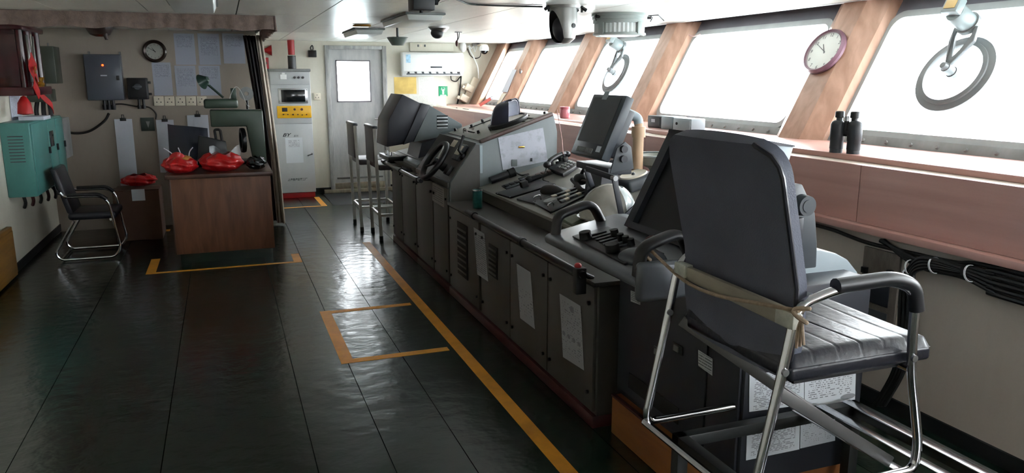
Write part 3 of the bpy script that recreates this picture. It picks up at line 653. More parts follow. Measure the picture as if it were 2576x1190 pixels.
# ================================================================== AT THE WINDOWS
U_ = Vector((0, 1, 0))
Rwin = frameR((0, -1, 0), DVn)      # x to the near side, y up the glass, z into the room
def clear_view(px, py, R, label, top):
    """spinning clear-view screen: double ring on the glass, motor bracket from above, hub"""
    ctr = PN(px, py, (GX, 0, 1.2), NV)
    t = thing('clear_view_screen', label, 'window screen', ctr, 'round clear-view screens')
    M_CV = mat('clear_view_grey', '#66696a', .4); 
    part('outer_ring', G().lathe([(R, .0), (R+.018, .004), (R+.018, .02), (R, .024), (R-.03, .03), (R-.03, .024), (R-.01, .012), (R-.01, .0)], ctr, NV, 56), M_CV, t)
    part('inner_ring', G().lathe([(R-.012, .008), (R-.018, .036), (R-.04, .042), (R-.045, .03), (R-.04, .006)], ctr, NV, 56), M_CV, t)
    part('spinning_pane', G().lathe([(0, .010), (R-.03, .010), (R-.03, .014), (0, .014)], ctr, NV, 48), M_GLASS, t)
    up = DVn
    part('hub', G().cyl(ctr+NV*.015, ctr+NV*.10, .028, None, 24).cyl(ctr+NV*.10, ctr+NV*.125, .024, .018, 24).cyl(ctr+NV*.03, ctr+NV*.045, .033, None, 24), M_CV, t)
    a = ctr+up*.02+NV*.075; b = ctr+up*(R*.8)+NV*.06; d = ctr+up*(R*1.18)+NV*.075
    g = G()
    for s_ in (-1, 1):
        o = U_*(.055*s_)
        g.prism([a+U_*.018*s_, a-U_*.018*s_, b-U_*.01*s_+o, d-U_*.0*s_+o, d+o+U_*.02*s_, b+o+U_*.025*s_], NV*.022, .004)
    part('fork_bracket', g, M_CV, t)
    m0 = ctr+up*(R*1.28)+NV*.09
    g = G().cyl(m0+U_*.07-NV*.0, m0+U_*.085, .055, None, 24).cyl(m0-U_*.085, m0-U_*.07, .055, None, 24)
    part('motor_clamp', G().lathe([(.045, -.012), (.066, -.012), (.066, .012), (.045, .012)], m0+NV*.0, NV, 28), M_CV, t)
    part('motor', G().lathe([(0, -.03), (.05, -.03), (.056, -.02), (.056, .07), (.058, .10), (.05, .125), (.03, .13), (0, .13)], m0, NV, 28), mat('motor_grey', '#7f8788', .4), t)
    part('terminal_box', G().obox(m0+NV*.15+up*.02, (.1, .09, .05), Rwin, .008), mat('motor_grey', '#7f8788'), t)
    part('name_plate', G().obox(m0+NV*.177+up*.02, (.07, .05, .004), Rwin, .001), mat('worn_brass_plate', '#b59a68', .5, .3), t)
    part('drive_cable', G().tube(spline([m0+NV*.15+up*.06, m0+NV*.15+up*.12+U_*.02, m0+NV*.12+up*.2+U_*.05], 6), .008, 8), M_CABLE, t)
    return t
clear_view(2405, 190, .212, 'large clear-view screen ring on the big window beyond the pillar clock', 0)
clear_view(1552, 187, .205, 'clear-view screen ring on the window behind the tilted monitor', 0)
# pillar clock
pc = PN(2079, 133, (3.50, 0, 1.2), NV)
t = thing('pillar_clock', 'round white clock with purple rim on the wooden pillar', 'clock', pc-DVn*.14)
R = .160
part('rim', G().lathe([(R-.022, .0), (R, .0), (R+.002, .02), (R-.01, .04), (R-.024, .03), (R-.024, .0)], pc+NV*.004, NV, 56), mat('purple_brown_rim', '#6f4f5c', .3), t)
part('face', G().lathe([(0, .018), (R-.02, .018), (R-.02, .006), (0, .006)], pc+NV*.004, NV, 48), mat('clock_face', '#d9dcd6', .45, var=.02), t)
for h in range(1, 13):
    w = math.radians(90-30*h); p = pc+NV*.0235+(-U_*math.cos(w)+DVn*math.sin(w))*(R-.042)
    text('numeral', str(h), .034, p, Rwin, M_DGREY, t, 0)
def hand(deg, ln, wd, off):
    w = math.radians(90-deg); d = -U_*math.cos(w)+DVn*math.sin(w); s_ = d.cross(NV)
    a = pc+NV*off
    return G().prism([a-d*.02-s_*wd, a-d*.02+s_*wd, a+d*ln+s_*wd*.5, a+d*ln-s_*wd*.5], NV*.002)
part('hour_hand', hand(325, .062, .004, .025), M_BLK2, t); part('minute_hand', hand(300, .1, .003, .028), M_BLK2, t)
part('glass_cover', G().lathe([(0, .036), (R-.024, .032), (R-.024, .030), (0, .034)], pc+NV*.004, NV, 40), M_GLASS, t)
# binoculars standing on the shelf
c = P(2105, 386, z=ZS); c = c+Vector((.05, 0, 0))
t = thing('binoculars', 'black binoculars standing upright on the window shelf', 'binoculars', c)
ax = Vector((.35, -.94, 0)).normalized()
M_BIN = mat('binocular_rubber', '#1d2126', .5, bump=.1)
for s_ in (-1, 1):
    p = c+ax*(.047*s_)
    part('barrel', G().lathe([(0, .0), (.033, .0), (.033, .02), (.035, .022), (.034, .065), (.037, .07), (.037, .15), (.03, .165), (.018, .172), (0, .172)], p, (0, 0, 1), 24), M_BIN, t)
    e = p-ax*(.006*s_)
    part('eyepiece', G().lathe([(0, .165), (.017, .165), (.017, .185), (.024, .188), (.024, .215), (.02, .22), (0, .22)], e, (0, 0, 1), 20), M_BLK, t)
part('bridge', G().cyl(c+Vector((0, 0, .09)), c+Vector((0, 0, .17)), .014, None, 14).box(c+Vector((-.015, -.03, .1)), c+Vector((.015, .03, .12)), .003), M_BLK, t)
part('focus_wheel', G().cyl(c+Vector((0, 0, .17)), c+Vector((0, 0, .195)), .012, None, 14), M_ALU, t)
# grey boxes on the shelf
c0 = Vector((3.30, 5.50, ZS)); 
def shelf_box(px0, py0, px1, py1, x, dx, m, name, label, cat, lid=None):
    a = P(px0, py0, x=x); b = P(px1, py1, x=x)
    t = thing(name, label, cat, (x+dx/2, (a.y+b.y)/2, ZS))
    part('body', G().box((x, min(a.y, b.y), ZS+.001), (x+dx, max(a.y, b.y), max(a.z, b.z)), .005), m, t)
    part('front_plate', G().box((x-.006, min(a.y, b.y)+.01, ZS+.01), (x+.001, max(a.y, b.y)-.01, max(a.z, b.z)-.01), .002), lid or m, t)
    return t, a, b
t, a, b = shelf_box(1630, 290, 1662, 325, 3.22, .12, M_DGREY, 'intercom_box', 'dark grey intercom box at the end of the shelf row', 'intercom')
part('white_label', G().box((3.211, a.y-.12, a.z-.05), (3.216, a.y-.07, a.z-.025)), M_PAPER, t)
shelf_box(1664, 292, 1693, 325, 3.2, .12, M_LBG, 'alarm_box', 'pale blue grey alarm box between two shelf boxes', 'box')
t, a, b = shelf_box(1694, 296, 1738, 332, 3.18, .12, M_LBG, 'signal_box', 'wide pale grey signal box with round key hole on the shelf', 'box')
part('key_hole', G().cyl((3.174, a.y-.06, a.z-.04), (3.168, a.y-.06, a.z-.04), .01, None, 12), M_BLK2, t)
# pink jar, red flare, ring hook, taped paper
c = P(1417, 298, z=ZS)+Vector((.06, .1, 0))
t = thing('pink_jar', 'pink lidded jar on the window shelf by a pillar', 'jar', c)
part('body', G().lathe([(0, 0), (.045, 0), (.05, .01), (.05, .08), (.044, .09), (0, .09)], c, (0, 0, 1), 24), mat('pink_glass', '#b56a72', .25), t)
part('lid', G().lathe([(0, .09), (.05, .09), (.05, .105), (.046, .11), (0, .11)], c, (0, 0, 1), 24), mat('pink_lid', '#a8545c', .35), t)
a = P(1222, 268, z=ZS); a = Vector((3.3, 10.15, ZS+.02))
t = thing('red_flag_roll', 'rolled red signal flag leaning on the shelf corner', 'flag', a)
part('roll', G().tube([a, a+Vector((.14, -.06, .09))], .022, 12), mat('faded_red_cloth', '#c4655c', .6), t)
part('cap', G().tube([a+Vector((.14, -.06, .09)), a+Vector((.17, -.073, .109))], .024, 12), M_PAPER, t)
pp = PN(1312, 181, (3.50, 0, 1.2), NV)
t = thing('ring_hook', 'small metal ring hook on a wooden pillar', 'hook', pp)
part('base', G().cyl(pp, pp+NV*.012, .02, None, 14), M_ALU, t)
part('ring', G().tube([pp+NV*.02+Vector((0, math.cos(w*math.pi/8)*.03, math.sin(w*math.pi/8)*.03)) for w in range(16)], .005, 8, True), M_DGREY, t)
def on_pillar(name, px, m, label, cat):
    pts = [PN(x, y, (3.498, 0, 1.2), NV)+NV*.003 for x, y in px]
    return solo(name, G().prism(pts, NV*.0015), m, label, cat, None, 0)
on_pillar('pillar_notice', [(1262, 232), (1277, 232), (1300, 176), (1290, 174)], M_PAPER, 'grey paper strip taped on the second pillar', 'paper')
on_pillar('pillar_slip', [(1250, 262), (1258, 262), (1274, 236), (1263, 235)], M_CREAM, 'short cream slip taped below the grey strip', 'paper')
a = [P(1713, 58, z=ZC-.002), PN(1716, 70, (3.6, 0, 1.2), NV), PN(1726, 84, (3.6, 0, 1.2), NV), PN(1745, 91, (3.6, 0, 1.2), NV), PN(1762, 86, (3.62, 0, 1.2), NV)]
solo('loose_wire', G().tube(spline(a, 6), .005, 6), mat('pink_wire', '#c8a09c', .5), 'thin pinkish wire drooping from the ceiling edge over a window', 'wire')
# ================================================================== RIGHT WALL: cables and panel
XW = XS-.05
a = P(2180, 618, x=XW); b = P(2258, 770, x=XW)
t = thing('wall_panel_box', 'grimy grey electrical panel set in the wall under the shelf', 'electrical panel', (XW, (a.y+b.y)/2, .35))
zt = a.z; y0, y1 = b.y, a.y
part('plate', G().box((XW-.015, y0, zt-.42), (XW, y1, zt), .003), stained('grimy_grey', '#8b8177', '#5d554d', .6, 12), t)
part('display', G().box((XW-.02, y0+.1*(y1-y0)+.02, zt-.27), (XW-.014, y1-.25*(y1-y0), zt-.13), .002), M_RAD, t)
part('grille', G().box((XW-.019, y0+.1*(y1-y0)+.02, zt-.38), (XW-.014, y1-.25*(y1-y0), zt-.30), .002), M_DGREY, t)
for dy, dz in ((.12, -.08), (.82, -.1), (.86, -.2)):
    y = y0+dy*(y1-y0); part('breaker', G().box((XW-.035, y, zt+dz-.03), (XW-.014, y+.03, zt+dz), .003), M_BLK, t)
def cable(name, pts, r, label, m=M_CABLE, ofs=.0):
    q = [P(px, py, x=XW-r-.002-ofs) for px, py in pts]
    if pts[-1][0] == 2576: q += [Vector((q[-1].x, .4, q[-1].z-.02)), Vector((q[-1].x, YN+.02, q[-1].z+.01))]
    return solo(name, G().tube(spline(q, 8), r, 8), m, label, 'cable', 'black cables on the wall under the shelf')
cable('wall_cable', [(2045, 565), (2100, 580), (2180, 610), (2290, 636), (2400, 660), (2576, 690)], .010, 'thin black cable running along the wall under the shelf')
for i in range(5):
    o = i*7
    cable('wall_cable', [(2215+o*.3, 605), (2280, 640+o*.4), (2330, 660+o*.6), (2420, 668+o*1.0), (2500, 690+o*1.6), (2576, 702+o*2.2)], .011, 'black cable of the bundle crossing the wall', ofs=.024)
for i in range(4):
    o = i*8
    cable('wall_cable', [(2420, 676+o*.4), (2340, 652+o*.9), (2300, 660+o), (2270+o*1.1, 720), (2262+o*1.2, 830), (2250+o*1.0, 930), (2200+o, 1020)], .011, 'black cable of the bundle dropping behind the chair', ofs=.048)
for px, py in ((2352, 662), (2442, 682), (2292, 668), (2285, 690)):
    c = P(px, py, x=XW-.05); solo('cable_tie', G().lathe([(.034, -.004), (.037, -.004), (.037, .004), (.034, .004)], c+Vector((0, 0, -.01)), (.0, 1, -.25), 16), M_WHITE, 'white cable tie around the black wall cables', 'cable tie', 'white cable ties')

# ================================================================== BACK LEFT CORNER
# valance and curtain
def wav(s_): return .008*math.sin(s_*55)+.006*math.sin(s_*23+1)
M_VAL = mat('brown_valance_cloth', '#7d6a62', .8, var=.18, scale=30, bump=.3, bscale=90)
M_CUR = mat('dark_curtain_cloth', '#2c2629', .85, var=.15, scale=20)
M_LIN = mat('pale_curtain_lining', '#b9ada0', .8, var=.1, scale=20)
YV = 6.78; XV = .44
t = thing('valance', 'brown cloth valance hanging from the ceiling around the desk corner', 'valance', (-.6, YV, ZC-.13))
part('front_cloth', G().grid(lambda u, v: (XL+.01+u*(XV-XL-.01), YV+wav(u*2.1)*(1-v*.7), ZC-.001-(1-v)*(.115+.008*math.sin(u*37))), 120, 3, .012), M_VAL, t, 60)
part('side_cloth', G().grid(lambda u, v: (XV+wav(u*2.4)*(1-v*.7), YV+u*(YB-YV-.05), ZC-.001-(1-v)*(.115+.008*math.sin(u*41))), 80, 3, .012), M_VAL, t, 60)
part('rail', G().box((XL+.01, YV+.03, ZC-.02), (XV-.03, YV+.05, ZC)).box((XV-.05, YV+.03, ZC-.02), (XV-.03, YB-.05, ZC)), M_DGREY, t)
t = thing('curtain', 'dark curtain with pale lining gathered at the end of its rail', 'curtain', (.42, 8.9, .05))
def cur(x0, x1, xb0, xb1, yc, f, amp, z0):
    def fn(u, v):
        x = (x0+(x1-x0)*u)*(v)+(xb0+(xb1-xb0)*u)*(1-v); x += .05*math.sin(v*math.pi)*.3
        return (x, yc+amp*math.sin(u*f)+.03*math.sin(v*5+u*4), z0+(ZC-.06-z0)*v)
    return fn
part('dark_cloth', G().grid(cur(.25, .40, .42, .50, 8.85, 26, .045, .03), 60, 24, .006), M_CUR, t, 60)
part('lining', G().grid(cur(.37, .435, .47, .55, 8.72, 12, .03, .02), 40, 24, .006), M_LIN, t, 60, label='pale lining side of the curtain')
# left back wall items
yb = YB
def bw(px, py, off=0): return P(px, py, y=yb-off)
a, b = bw(207, 136, .14), bw(313, 252, .14)
t = thing('power_box', 'grey blue steel power box with red lamp on the back wall', 'electrical box', ((a.x+b.x)/2, yb, b.z))
M_PB = mat('grey_blue_steel', '#4f535c', .3, var=.06)
part('body', G().box((a.x, yb-.13, b.z), (b.x, yb-.003, a.z), .008), M_PB, t)
part('cover', G().box((a.x+.008, yb-.14, b.z+.008), (b.x-.008, yb-.128, a.z-.008), .004), M_PB, t)
c = bw(258, 164, .14); part('red_lamp', G().sph((c.x, yb-.142, c.z), (.010, .008, .010), 12, 8), mat('red_led', '#ff3a10', .3, emit=4), t)
c = bw(261, 190, .14); part('name_plate', G().box((c.x-.03, yb-.142, c.z-.006), (c.x+.03, yb-.14, c.z+.006)), M_PAPER, t)
c = bw(297, 196, .14); part('lock', G().box((c.x-.014, yb-.16, c.z-.024), (c.x+.014, yb-.138, c.z+.024), .004), M_BLK, t)
for px in (222, 300):
    c = bw(px, 133, .05); part('lug', G().box((c.x-.01, yb-.02, a.z), (c.x+.01, yb, a.z+.03), .002), M_STEEL, t)
for px in (262, 273, 284):
    c = bw(px, 252, .07); part('gland', G().cyl((c.x, yb-.06, b.z), (c.x, yb-.06, b.z-.05), .016, None, 10).cyl((c.x, yb-.06, b.z-.05), (c.x, yb-.06, b.z-.10), .024, .02, 10), M_BLK, t)
part('cable', G().tube(spline([bw(274, 285, .06), bw(262, 305, .05), bw(225, 330, .04), bw(185, 335, .04), bw(150, 325, .04)], 8), .013, 8), M_CABLE, t)
a, b = bw(317, 196, .11), bw(374, 250, .11)
t = thing('rotary_switch', 'black square rotary switch box beside the grey power box', 'switch', ((a.x+b.x)/2, yb, b.z))
part('body', G().box((a.x, yb-.1, b.z), (b.x, yb, a.z), .008), M_BLK, t)
part('cover', G().box((a.x+.015, yb-.11, b.z+.015), (b.x-.015, yb-.098, a.z-.015), .006), M_BLK2, t)
c = Vector(((a.x+b.x)/2, yb-.11, (a.z+b.z)/2+.02)); part('knob', G().cyl(c, c-Vector((0, .02, 0)), .035, .03, 18).box(c+Vector((-.045, -.035, -.01)), c+Vector((.045, -.018, .01)), .004), M_DGREY, t)
for dz in (.03, -.09): part('side_lug', G().box((b.x, yb-.05, c.z+dz), (b.x+.03, yb-.02, c.z+dz+.025), .003), M_BLK, t)
for px in (349, 360): 
    c = bw(px, 250, .06); part('gland', G().cyl((c.x, yb-.05, b.z), (c.x, yb-.05, b.z-.06), .013, None, 10).cyl((c.x, yb-.05, b.z-.06), (c.x, yb-.05, b.z-.10), .02, None, 10), M_BLK, t)
part('cable', G().tube(spline([bw(290, 262, .03), bw(310, 262, .02), bw(345, 268, .02), bw(375, 270, .02), bw(392, 285, .02), bw(392, 300, .02)], 6), .007, 8), M_CABLE, t)
# back wall clock
c = bw(389, 129, .02); R = .108
t = thing('wall_clock', 'round dark rimmed clock on the back wall beside plastic-covered sheets', 'clock', (c.x, yb, c.z-R))
part('rim', G().lathe([(R-.03, .0), (R+.008, .0), (R+.01, .03), (R-.005, .048), (R-.025, .035)], (c.x, yb, c.z), (0, -1, 0), 40), mat('dark_bronze', '#3a322d', .3, .4), t)
part('face', G().lathe([(0, .02), (R-.01, .02), (R-.01, .002), (0, .002)], (c.x, yb, c.z), (0, -1, 0), 40), mat('grey_clock_face', '#a8a7a0', .5), t)
for h in range(1, 13):
    w = math.radians(90-30*h); text('numeral', str(h), .022, (c.x+math.cos(w)*.07, yb-.0215, c.z+math.sin(w)*.07), R_NY, M_DGREY, t)
for deg, ln, wd, nm in ((325, .045, .004, 'hour_hand'), (300, .07, .003, 'minute_hand')):
    w = math.radians(90-deg); d = Vector((math.cos(w), 0, math.sin(w))); s_ = Vector((-d.z, 0, d.x)); a = Vector((c.x, yb-.023, c.z))
    part(nm, G().prism([a-d*.012+s_*wd, a-d*.012-s_*wd, a+d*ln-s_*wd*.4, a+d*ln+s_*wd*.4], (0, -.002, 0)), M_BLK2, t)
# papers in plastic film
M_FILM1 = printed('filmed_sheet_a', '#a5a9b8', '#70747f', 'X', 34, top=.95, bottom=.55, dens=.5, rough=.12)
M_FILM2 = printed('filmed_sheet_b', '#a3a7b6', '#6c707c', 'X', 30, top=.9, bottom=.3, dens=.5, rough=.12)
for k, (x0, y0_, x1, y1_, m, lab) in enumerate(((436, 84, 494, 163, M_FILM1, 'upper plastic-covered sheet next to the wall clock'), (496, 84, 556, 163, M_FILM2, 'upper middle plastic-covered sheet above the desk lamp'), (558, 84, 618, 160, M_FILM1, 'upper plastic-covered sheet next to the dark curtain'),
        (381, 157, 436, 240, M_FILM1, 'lower plastic-covered sheet beside the rotary switch'), (438, 165, 497, 240, M_FILM2, 'lower middle plastic-covered sheet left of the lamp arm'), (499, 165, 558, 240, M_FILM1, 'lower plastic-covered sheet directly behind the desk lamp'))):
    sheet_ny('wall_sheet', x0, y0_, x1, y1_, yb-.003, m, lab, 'paper', 'plastic-covered sheets on the back wall')
for k, px in enumerate((400, 427, 454, 481, 508)):
    socket(bw(px, 254), yb, ('wall socket at the rotary switch end of the row of five', 'second wall socket of five from the rotary switch', 'middle wall socket in the row of five', 'second wall socket of five from the green machine', 'wall socket at the green machine end of the row of five')[k], 'row of five wall sockets', .051)
# hanging clipped papers
def hung(x0, y0_, x1, y1_, off, lab, curl=.05):
    a, b = bw(x0, y0_, off), bw(x1, y1_, off)
    t = thing('clipped_papers', lab, 'papers', ((a.x+b.x)/2, yb-off, b.z), 'papers hung on clips')
    part('sheets', G().grid(lambda u, v: (a.x+(b.x-a.x)*u, yb-off-curl*math.sin(u*2.5)*(1-v)**2-.01*(1-v), b.z+(a.z-b.z)*v), 10, 10, .004), M_PAPER, t, 60)
    c = Vector(((a.x+b.x)/2, yb-off, a.z)); part('clip', G().box(c+Vector((-.03, -.012, -.02)), c+Vector((.03, .012, .012)), .003).tube([c+Vector((-.012, 0, .01)), c+Vector((-.008, 0, .045)), c+Vector((.008, 0, .045)), c+Vector((.012, 0, .01))], .004, 6), M_BLK, t)
hung(287, 300, 349, 470, .02, 'long clipped papers hanging beside the dark picture')
hung(392, 302, 448, 432, .02, 'clipped papers hanging behind the dark monitor')
hung(470, 290, 530, 375, .02, 'short clipped papers hanging under the sockets')
a, b = bw(353, 296), bw(390, 329)
t = thing('dark_picture', 'small dark green framed plate between clipped papers', 'picture', ((a.x+b.x)/2, yb, b.z))
part('frame', G().box((a.x, yb-.012, b.z), (b.x, yb, a.z), .003), mat('dark_green_plate', '#2e3a35', .4), t)
part('emblem', G().prism([(a.x+.05, yb-.014, a.z-.04), (a.x+.09, yb-.014, a.z-.04), (a.x+.07, yb-.014, a.z-.11)], (0, .002, 0)), M_STEEL, t)
# olive boxes near the corner
a, b = P(72, 117, y=yb-.12), P(128, 210, y=yb-.12)
t = thing('olive_cabinet', 'olive green steel box high on the wall in the corner', 'electrical box', ((a.x+b.x)/2+.05, yb, b.z))
x0 = XL+.03
part('body', G().box((x0, yb-.30, b.z), (x0+.16, yb, a.z), .006), M_OGREEN, t)
part('door', G().box((x0+.005, yb-.31, b.z+.008), (x0+.155, yb-.298, a.z-.008), .003), M_OGREEN, t)
for q in (.02, .1): part('lug', G().cyl((x0+q, yb-.2, a.z), (x0+q, yb-.2, a.z+.035), .008, None, 8), M_STEEL, t)
a = P(85, 240, y=8.6)
t = thing('relay_box', 'small grey green relay box with thick cables under the olive box', 'relay box', (XL, 8.55, a.z-.06))
part('body', G().box((XL+.001, 8.45, a.z-.06), (XL+.2, 8.7, a.z+.06), .006), M_OGREEN, t)
part('upper_box', G().box((XL+.001, 8.5, a.z+.062), (XL+.13, 8.68, a.z+.24), .006), M_OGREEN, t)
for i in range(3): part('cable', G().tube(spline([(XL+.06+.05*i, 8.56, a.z-.06), (XL+.05+.06*i, 8.52, a.z-.16), (XL+.07+.05*i, 8.5, a.z-.27)], 5), .02, 8), M_CABLE, t)
# teal cabinet and grey box on the left wall
zt, zb_ = 1.235, .62
t = thing('teal_switchboard', 'teal steel switchboard with slotted side on the left wall', 'switchboard', (XL+.12, 7.9, zb_))
part('body', G().box((XL, 7.35, zb_), (XL+.215, 8.72, zt), .01), M_TEAL, t)
for k, (y0_, y1_) in enumerate(((7.37, 7.98), (8.0, 8.34), (8.36, 8.70))):
    d = part('door', G().box((XL+.213, y0_, zb_+.015), (XL+.226, y1_, zt-.015), .004), M_TEAL, t)
    part('handle', G().box((XL+.226, y1_-.05, .93), (XL+.245, y1_-.03, .99), .003), M_BLK, d)
d = part('meter_window', G().box((XL+.224, 8.03, .98), (XL+.232, 8.18, 1.12), .003), M_SCREEN, t)
for i in range(9): part('vent_slot', G().box((XL+.05, 7.347, 1.12-i*.026), (XL+.16, 7.353, 1.128-i*.026)), M_DGREY, t)
for i in range(5):
    x = XL+.05+.035*i; part('cable_tail', G().tube(spline([(x, 7.6+.13*i, zb_), (x+.01, 7.62+.13*i, zb_-.08), (x-.01, 7.65+.14*i, zb_-.13)], 4), .014, 8), (M_CABLE, M_REDD)[i % 2], t)
part('cable_loop', G().tube(spline([(XL+.12, 8.3, zb_), (XL+.16, 8.4, zb_-.1), (XL+.14, 8.6, zb_-.14), (XL+.1, 8.72, zb_-.05), (XL+.1, 8.68, zb_)], 6), .014, 8), M_CABLE, t)
t = thing('grey_meter_box', 'narrow grey meter box between the teal switchboard and the back wall', 'meter box', (XL+.1, 8.95, .8))
part('body', G().box((XL, 8.78, .80), (XL+.22, 9.12, 1.2), .006), M_STEEL, t)
part('window', G().box((XL+.06, 8.774, .98), (XL+.16, 8.781, 1.13), .003), M_SCREEN, t)
part('switch', G().box((XL+.09, 8.76, .86), (XL+.13, 8.781, .93), .003), M_BLK, t)
# papers on the left wall and on the switchboard
pl = [P(22, 232, x=XL+.004), P(48, 228, x=XL+.004), P(56, 300, x=XL+.004), P(30, 304, x=XL+.004)]
solo('wall_notice', G().prism(pl, (.0015, 0, 0)), printed('print_y', '#bfc3d0', '#7b7f8b', 'Y', 22), 'white notice on the left wall above the teal switchboard', 'paper', None, 0)
solo('paper_stack', G().box((XL+.06, 7.75, zt), (XL+.25, 8.05, zt+.03), .002), M_PAPER, 'thin stack of papers lying on the teal switchboard', 'papers')
# red shrine shelf with drapes
t = thing('red_shrine', 'dark red wooden shrine with gilt ornaments and red ribbons on the left wall', 'shrine', (XL+.1, 7.85, 1.47))
M_SHR = mat('dark_red_lacquer', '#3d0f16', .25, var=.15); M_GILT = mat('gilt', '#d99a3a', .25, .8); M_RIB = mat('red_silk', '#b3161a', .5, var=.15)
y0_, y1_ = 7.45, 8.2
part('shelf', G().box((XL, y0_, 1.45), (XL+.26, y1_, 1.52), .006), M_SHR, t)
part('back_panel', G().box((XL, y0_, 1.52), (XL+.02, y1_, 1.98)), M_SHR, t)
part('roof', G().box((XL, y0_-.03, 1.98), (XL+.24, y1_+.03, 2.03), .01), M_SHR, t)
for y in (y0_+.06, 7.78, y1_-.06): part('post', G().cyl((XL+.19, y, 1.52), (XL+.19, y, 1.98), .028, None, 14), M_SHR, t)
for y in (7.7, 7.92): part('silver_strip', G().box((XL+.2, y, 1.56), (XL+.212, y+.03, 1.95), .002), M_ALU, t)
part('incense_cup', G().lathe([(0, 0), (.05, 0), (.06, .02), (.045, .04), (.06, .08), (.05, .08), (0, .07)], (XL+.17, 8.1, 1.52), (0, 0, 1), 20), M_GILT, t)
part('statuette', G().lathe([(0, 0), (.04, 0), (.035, .05), (.025, .1), (.03, .13), (.018, .16), (.022, .19), (0, .21)], (XL+.17, 7.86, 1.52), (0, 0, 1), 18), M_GILT, t)
part('ribbon', G().grid(lambda u, v: (XL+.24+.02*math.sin(u*9), 7.5+.72*u, 1.72-.42*u**.8+(v-.5)*.06), 24, 2, .006), M_RIB, t, 60)
part('flag', G().grid(lambda u, v: (XL+.27+.015*math.sin(v*8), 7.38+.16*u, 1.52+.28*v-.1*u), 8, 8, .005), M_RIB, t, 60)
part('flag_star', G().cyl((XL+.285, 7.45, 1.66), (XL+.292, 7.45, 1.66), .035, None, 5), M_GILT, t)
part('tassel', G().lathe([(.0, 0), (.02, -.01), (.05, -.06), (.06, -.15), (.02, -.16), (0, -.14)], (XL+.16, 7.55, 1.45), (0, 0, 1), 12), M_RIB, t)
# low wooden box at the left edge
t = thing('low_cupboard', 'low light wooden cupboard against the left wall', 'cupboard', (XL+.03, 6.7, 0))
part('body', G().box((XL+.013, 6.3, .02), (XL+.05, 7.12, .42), .004), wood('honey_wood', '#7a5526', '#9c7234', (4, 1, 8), 2), t)
part('door', G().box((XL+.05, 6.33, .05), (XL+.06, 7.09, .39), .003), wood('honey_wood', '#7a5526', '#9c7234', (4, 1, 8)), t)
# ---- desk
M_DESK = wood('worn_oak_veneer', '#5c3a28', '#7a5038', (7, 3, .9), 2.6, .5); M_DTOP = wood('dark_desk_top', '#3a241c', '#503227', (2, 6, 2), 2.5, .35)
DXa, DXb, DYa, DYb = -.50, .362, 7.12, 8.35
t = thing('chart_desk', 'wooden desk with dark top and chipped veneer inside yellow tape', 'desk', ((DXa+DXb)/2, (DYa+DYb)/2, 0))
part('end_panel', G().box((DXa+.03, DYa, .085), (DXb-.01, DYa+.03, .745), .003), M_DESK, t)
part('body', G().box((DXa+.045, DYa+.03, .085), (DXb-.02, DYb-.02, .745), .003), M_DESK, t)
part('desk_top', G().box((DXa-.01, DYa-.02, .745), (DXb+.01, DYb, .782), .005), M_DTOP, t)
part('plinth', G().box((DXa+.06, DYa+.03, 0), (DXb-.03, DYb-.05, .085)), M_FLOOR, t)
for k in range(3):
    d = part('drawer', G().box((DXa+.028, DYa+.07, .12+.21*k), (DXa+.046, DYa+.62, .31+.21*k), .004), M_DESK, t)
    part('pull', G().box((DXa+.012, DYa+.28, .21+.21*k), (DXa+.029, DYa+.4, .225+.21*k), .003), M_BLK, d)
part('edge_strip', G().box((DXa+.022, DYa-.003, .085), (DXa+.034, DYa+.02, .745), .002), M_DTOP, t)
# ---- green machine with lamp
ZD = .782; YM = 7.75
def gm(px, py, y=YM): return P(px, py, y=y)
t = thing('green_machine', 'green cast metal C-shaped machine with black handwheel on the desk', 'machine', (.22, YM+.1, ZD))
a = gm(555, 320); q = [gm(527, 277), gm(660, 277), gm(678, 428), gm(640, 428), gm(620, 318), gm(531, 320)]
q[2].z = ZD+.001; q[3].z = ZD+.001; q[2].x = .36; q[1].x = min(q[1].x, .36)
part('frame', G().prism(q, (0, .24, 0), .012, 3), M_GREEN, t)
h0, h1 = gm(513, 272), gm(598, 249)
part('head', G().box((h0.x, YM+.0, h0.z-.005), (h1.x, YM+.2, h1.z+.0), .02, 3), M_GREEN, t)
c = gm(606, 355)
part('handwheel', G().lathe([(.075, -.02), (.115, -.02), (.12, 0), (.115, .02), (.075, .02), (.07, 0)], (c.x+.02, YM+.1, c.z), (1, .12, 0), 28).obox((c.x+.02, YM+.1, c.z), (.015, .19, .02)).obox((c.x+.02, YM+.1, c.z), (.015, .02, .19)), M_BLK, t)
part('post', G().box((gm(588, 240).x-.025, YM+.08, gm(588, 250).z), (gm(588, 240).x+.025, YM+.13, gm(588, 222).z), .006), M_GREEN, t)
part('base_plate', G().box((q[3].x-.14, YM+.01, ZD+.0005), (q[3].x+.0, YM+.22, ZD+.03), .006), M_BLK, t)
t = thing('machine_lamp', 'small green work lamp on a bent arm over the green machine', 'lamp', gm(560, 248)+Vector((0, .06, 0)))
c = gm(507, 206); j = gm(522, 212); e = gm(562, 246)
part('shade', G().lathe([(.0, .075), (.025, .07), (.035, .05), (.072, .0), (.068, .0), (.03, .045), (.0, .06)], (c.x, YM+.05, c.z), (.75, -.45, .35), 24), mat('lamp_shade_green', '#24372f', .3), t)
part('arm', G().tube([(j.x, YM+.06, j.z), (e.x, YM+.06, e.z)], .011, 10).sph((j.x, YM+.06, j.z), .018, 10, 8), mat('lamp_shade_green', '#24372f'), t)
t = thing('paper_ribbon', 'white plastic strip looping over the top of the green machine', 'strip', gm(625, 268)+Vector((0, .1, 0)))
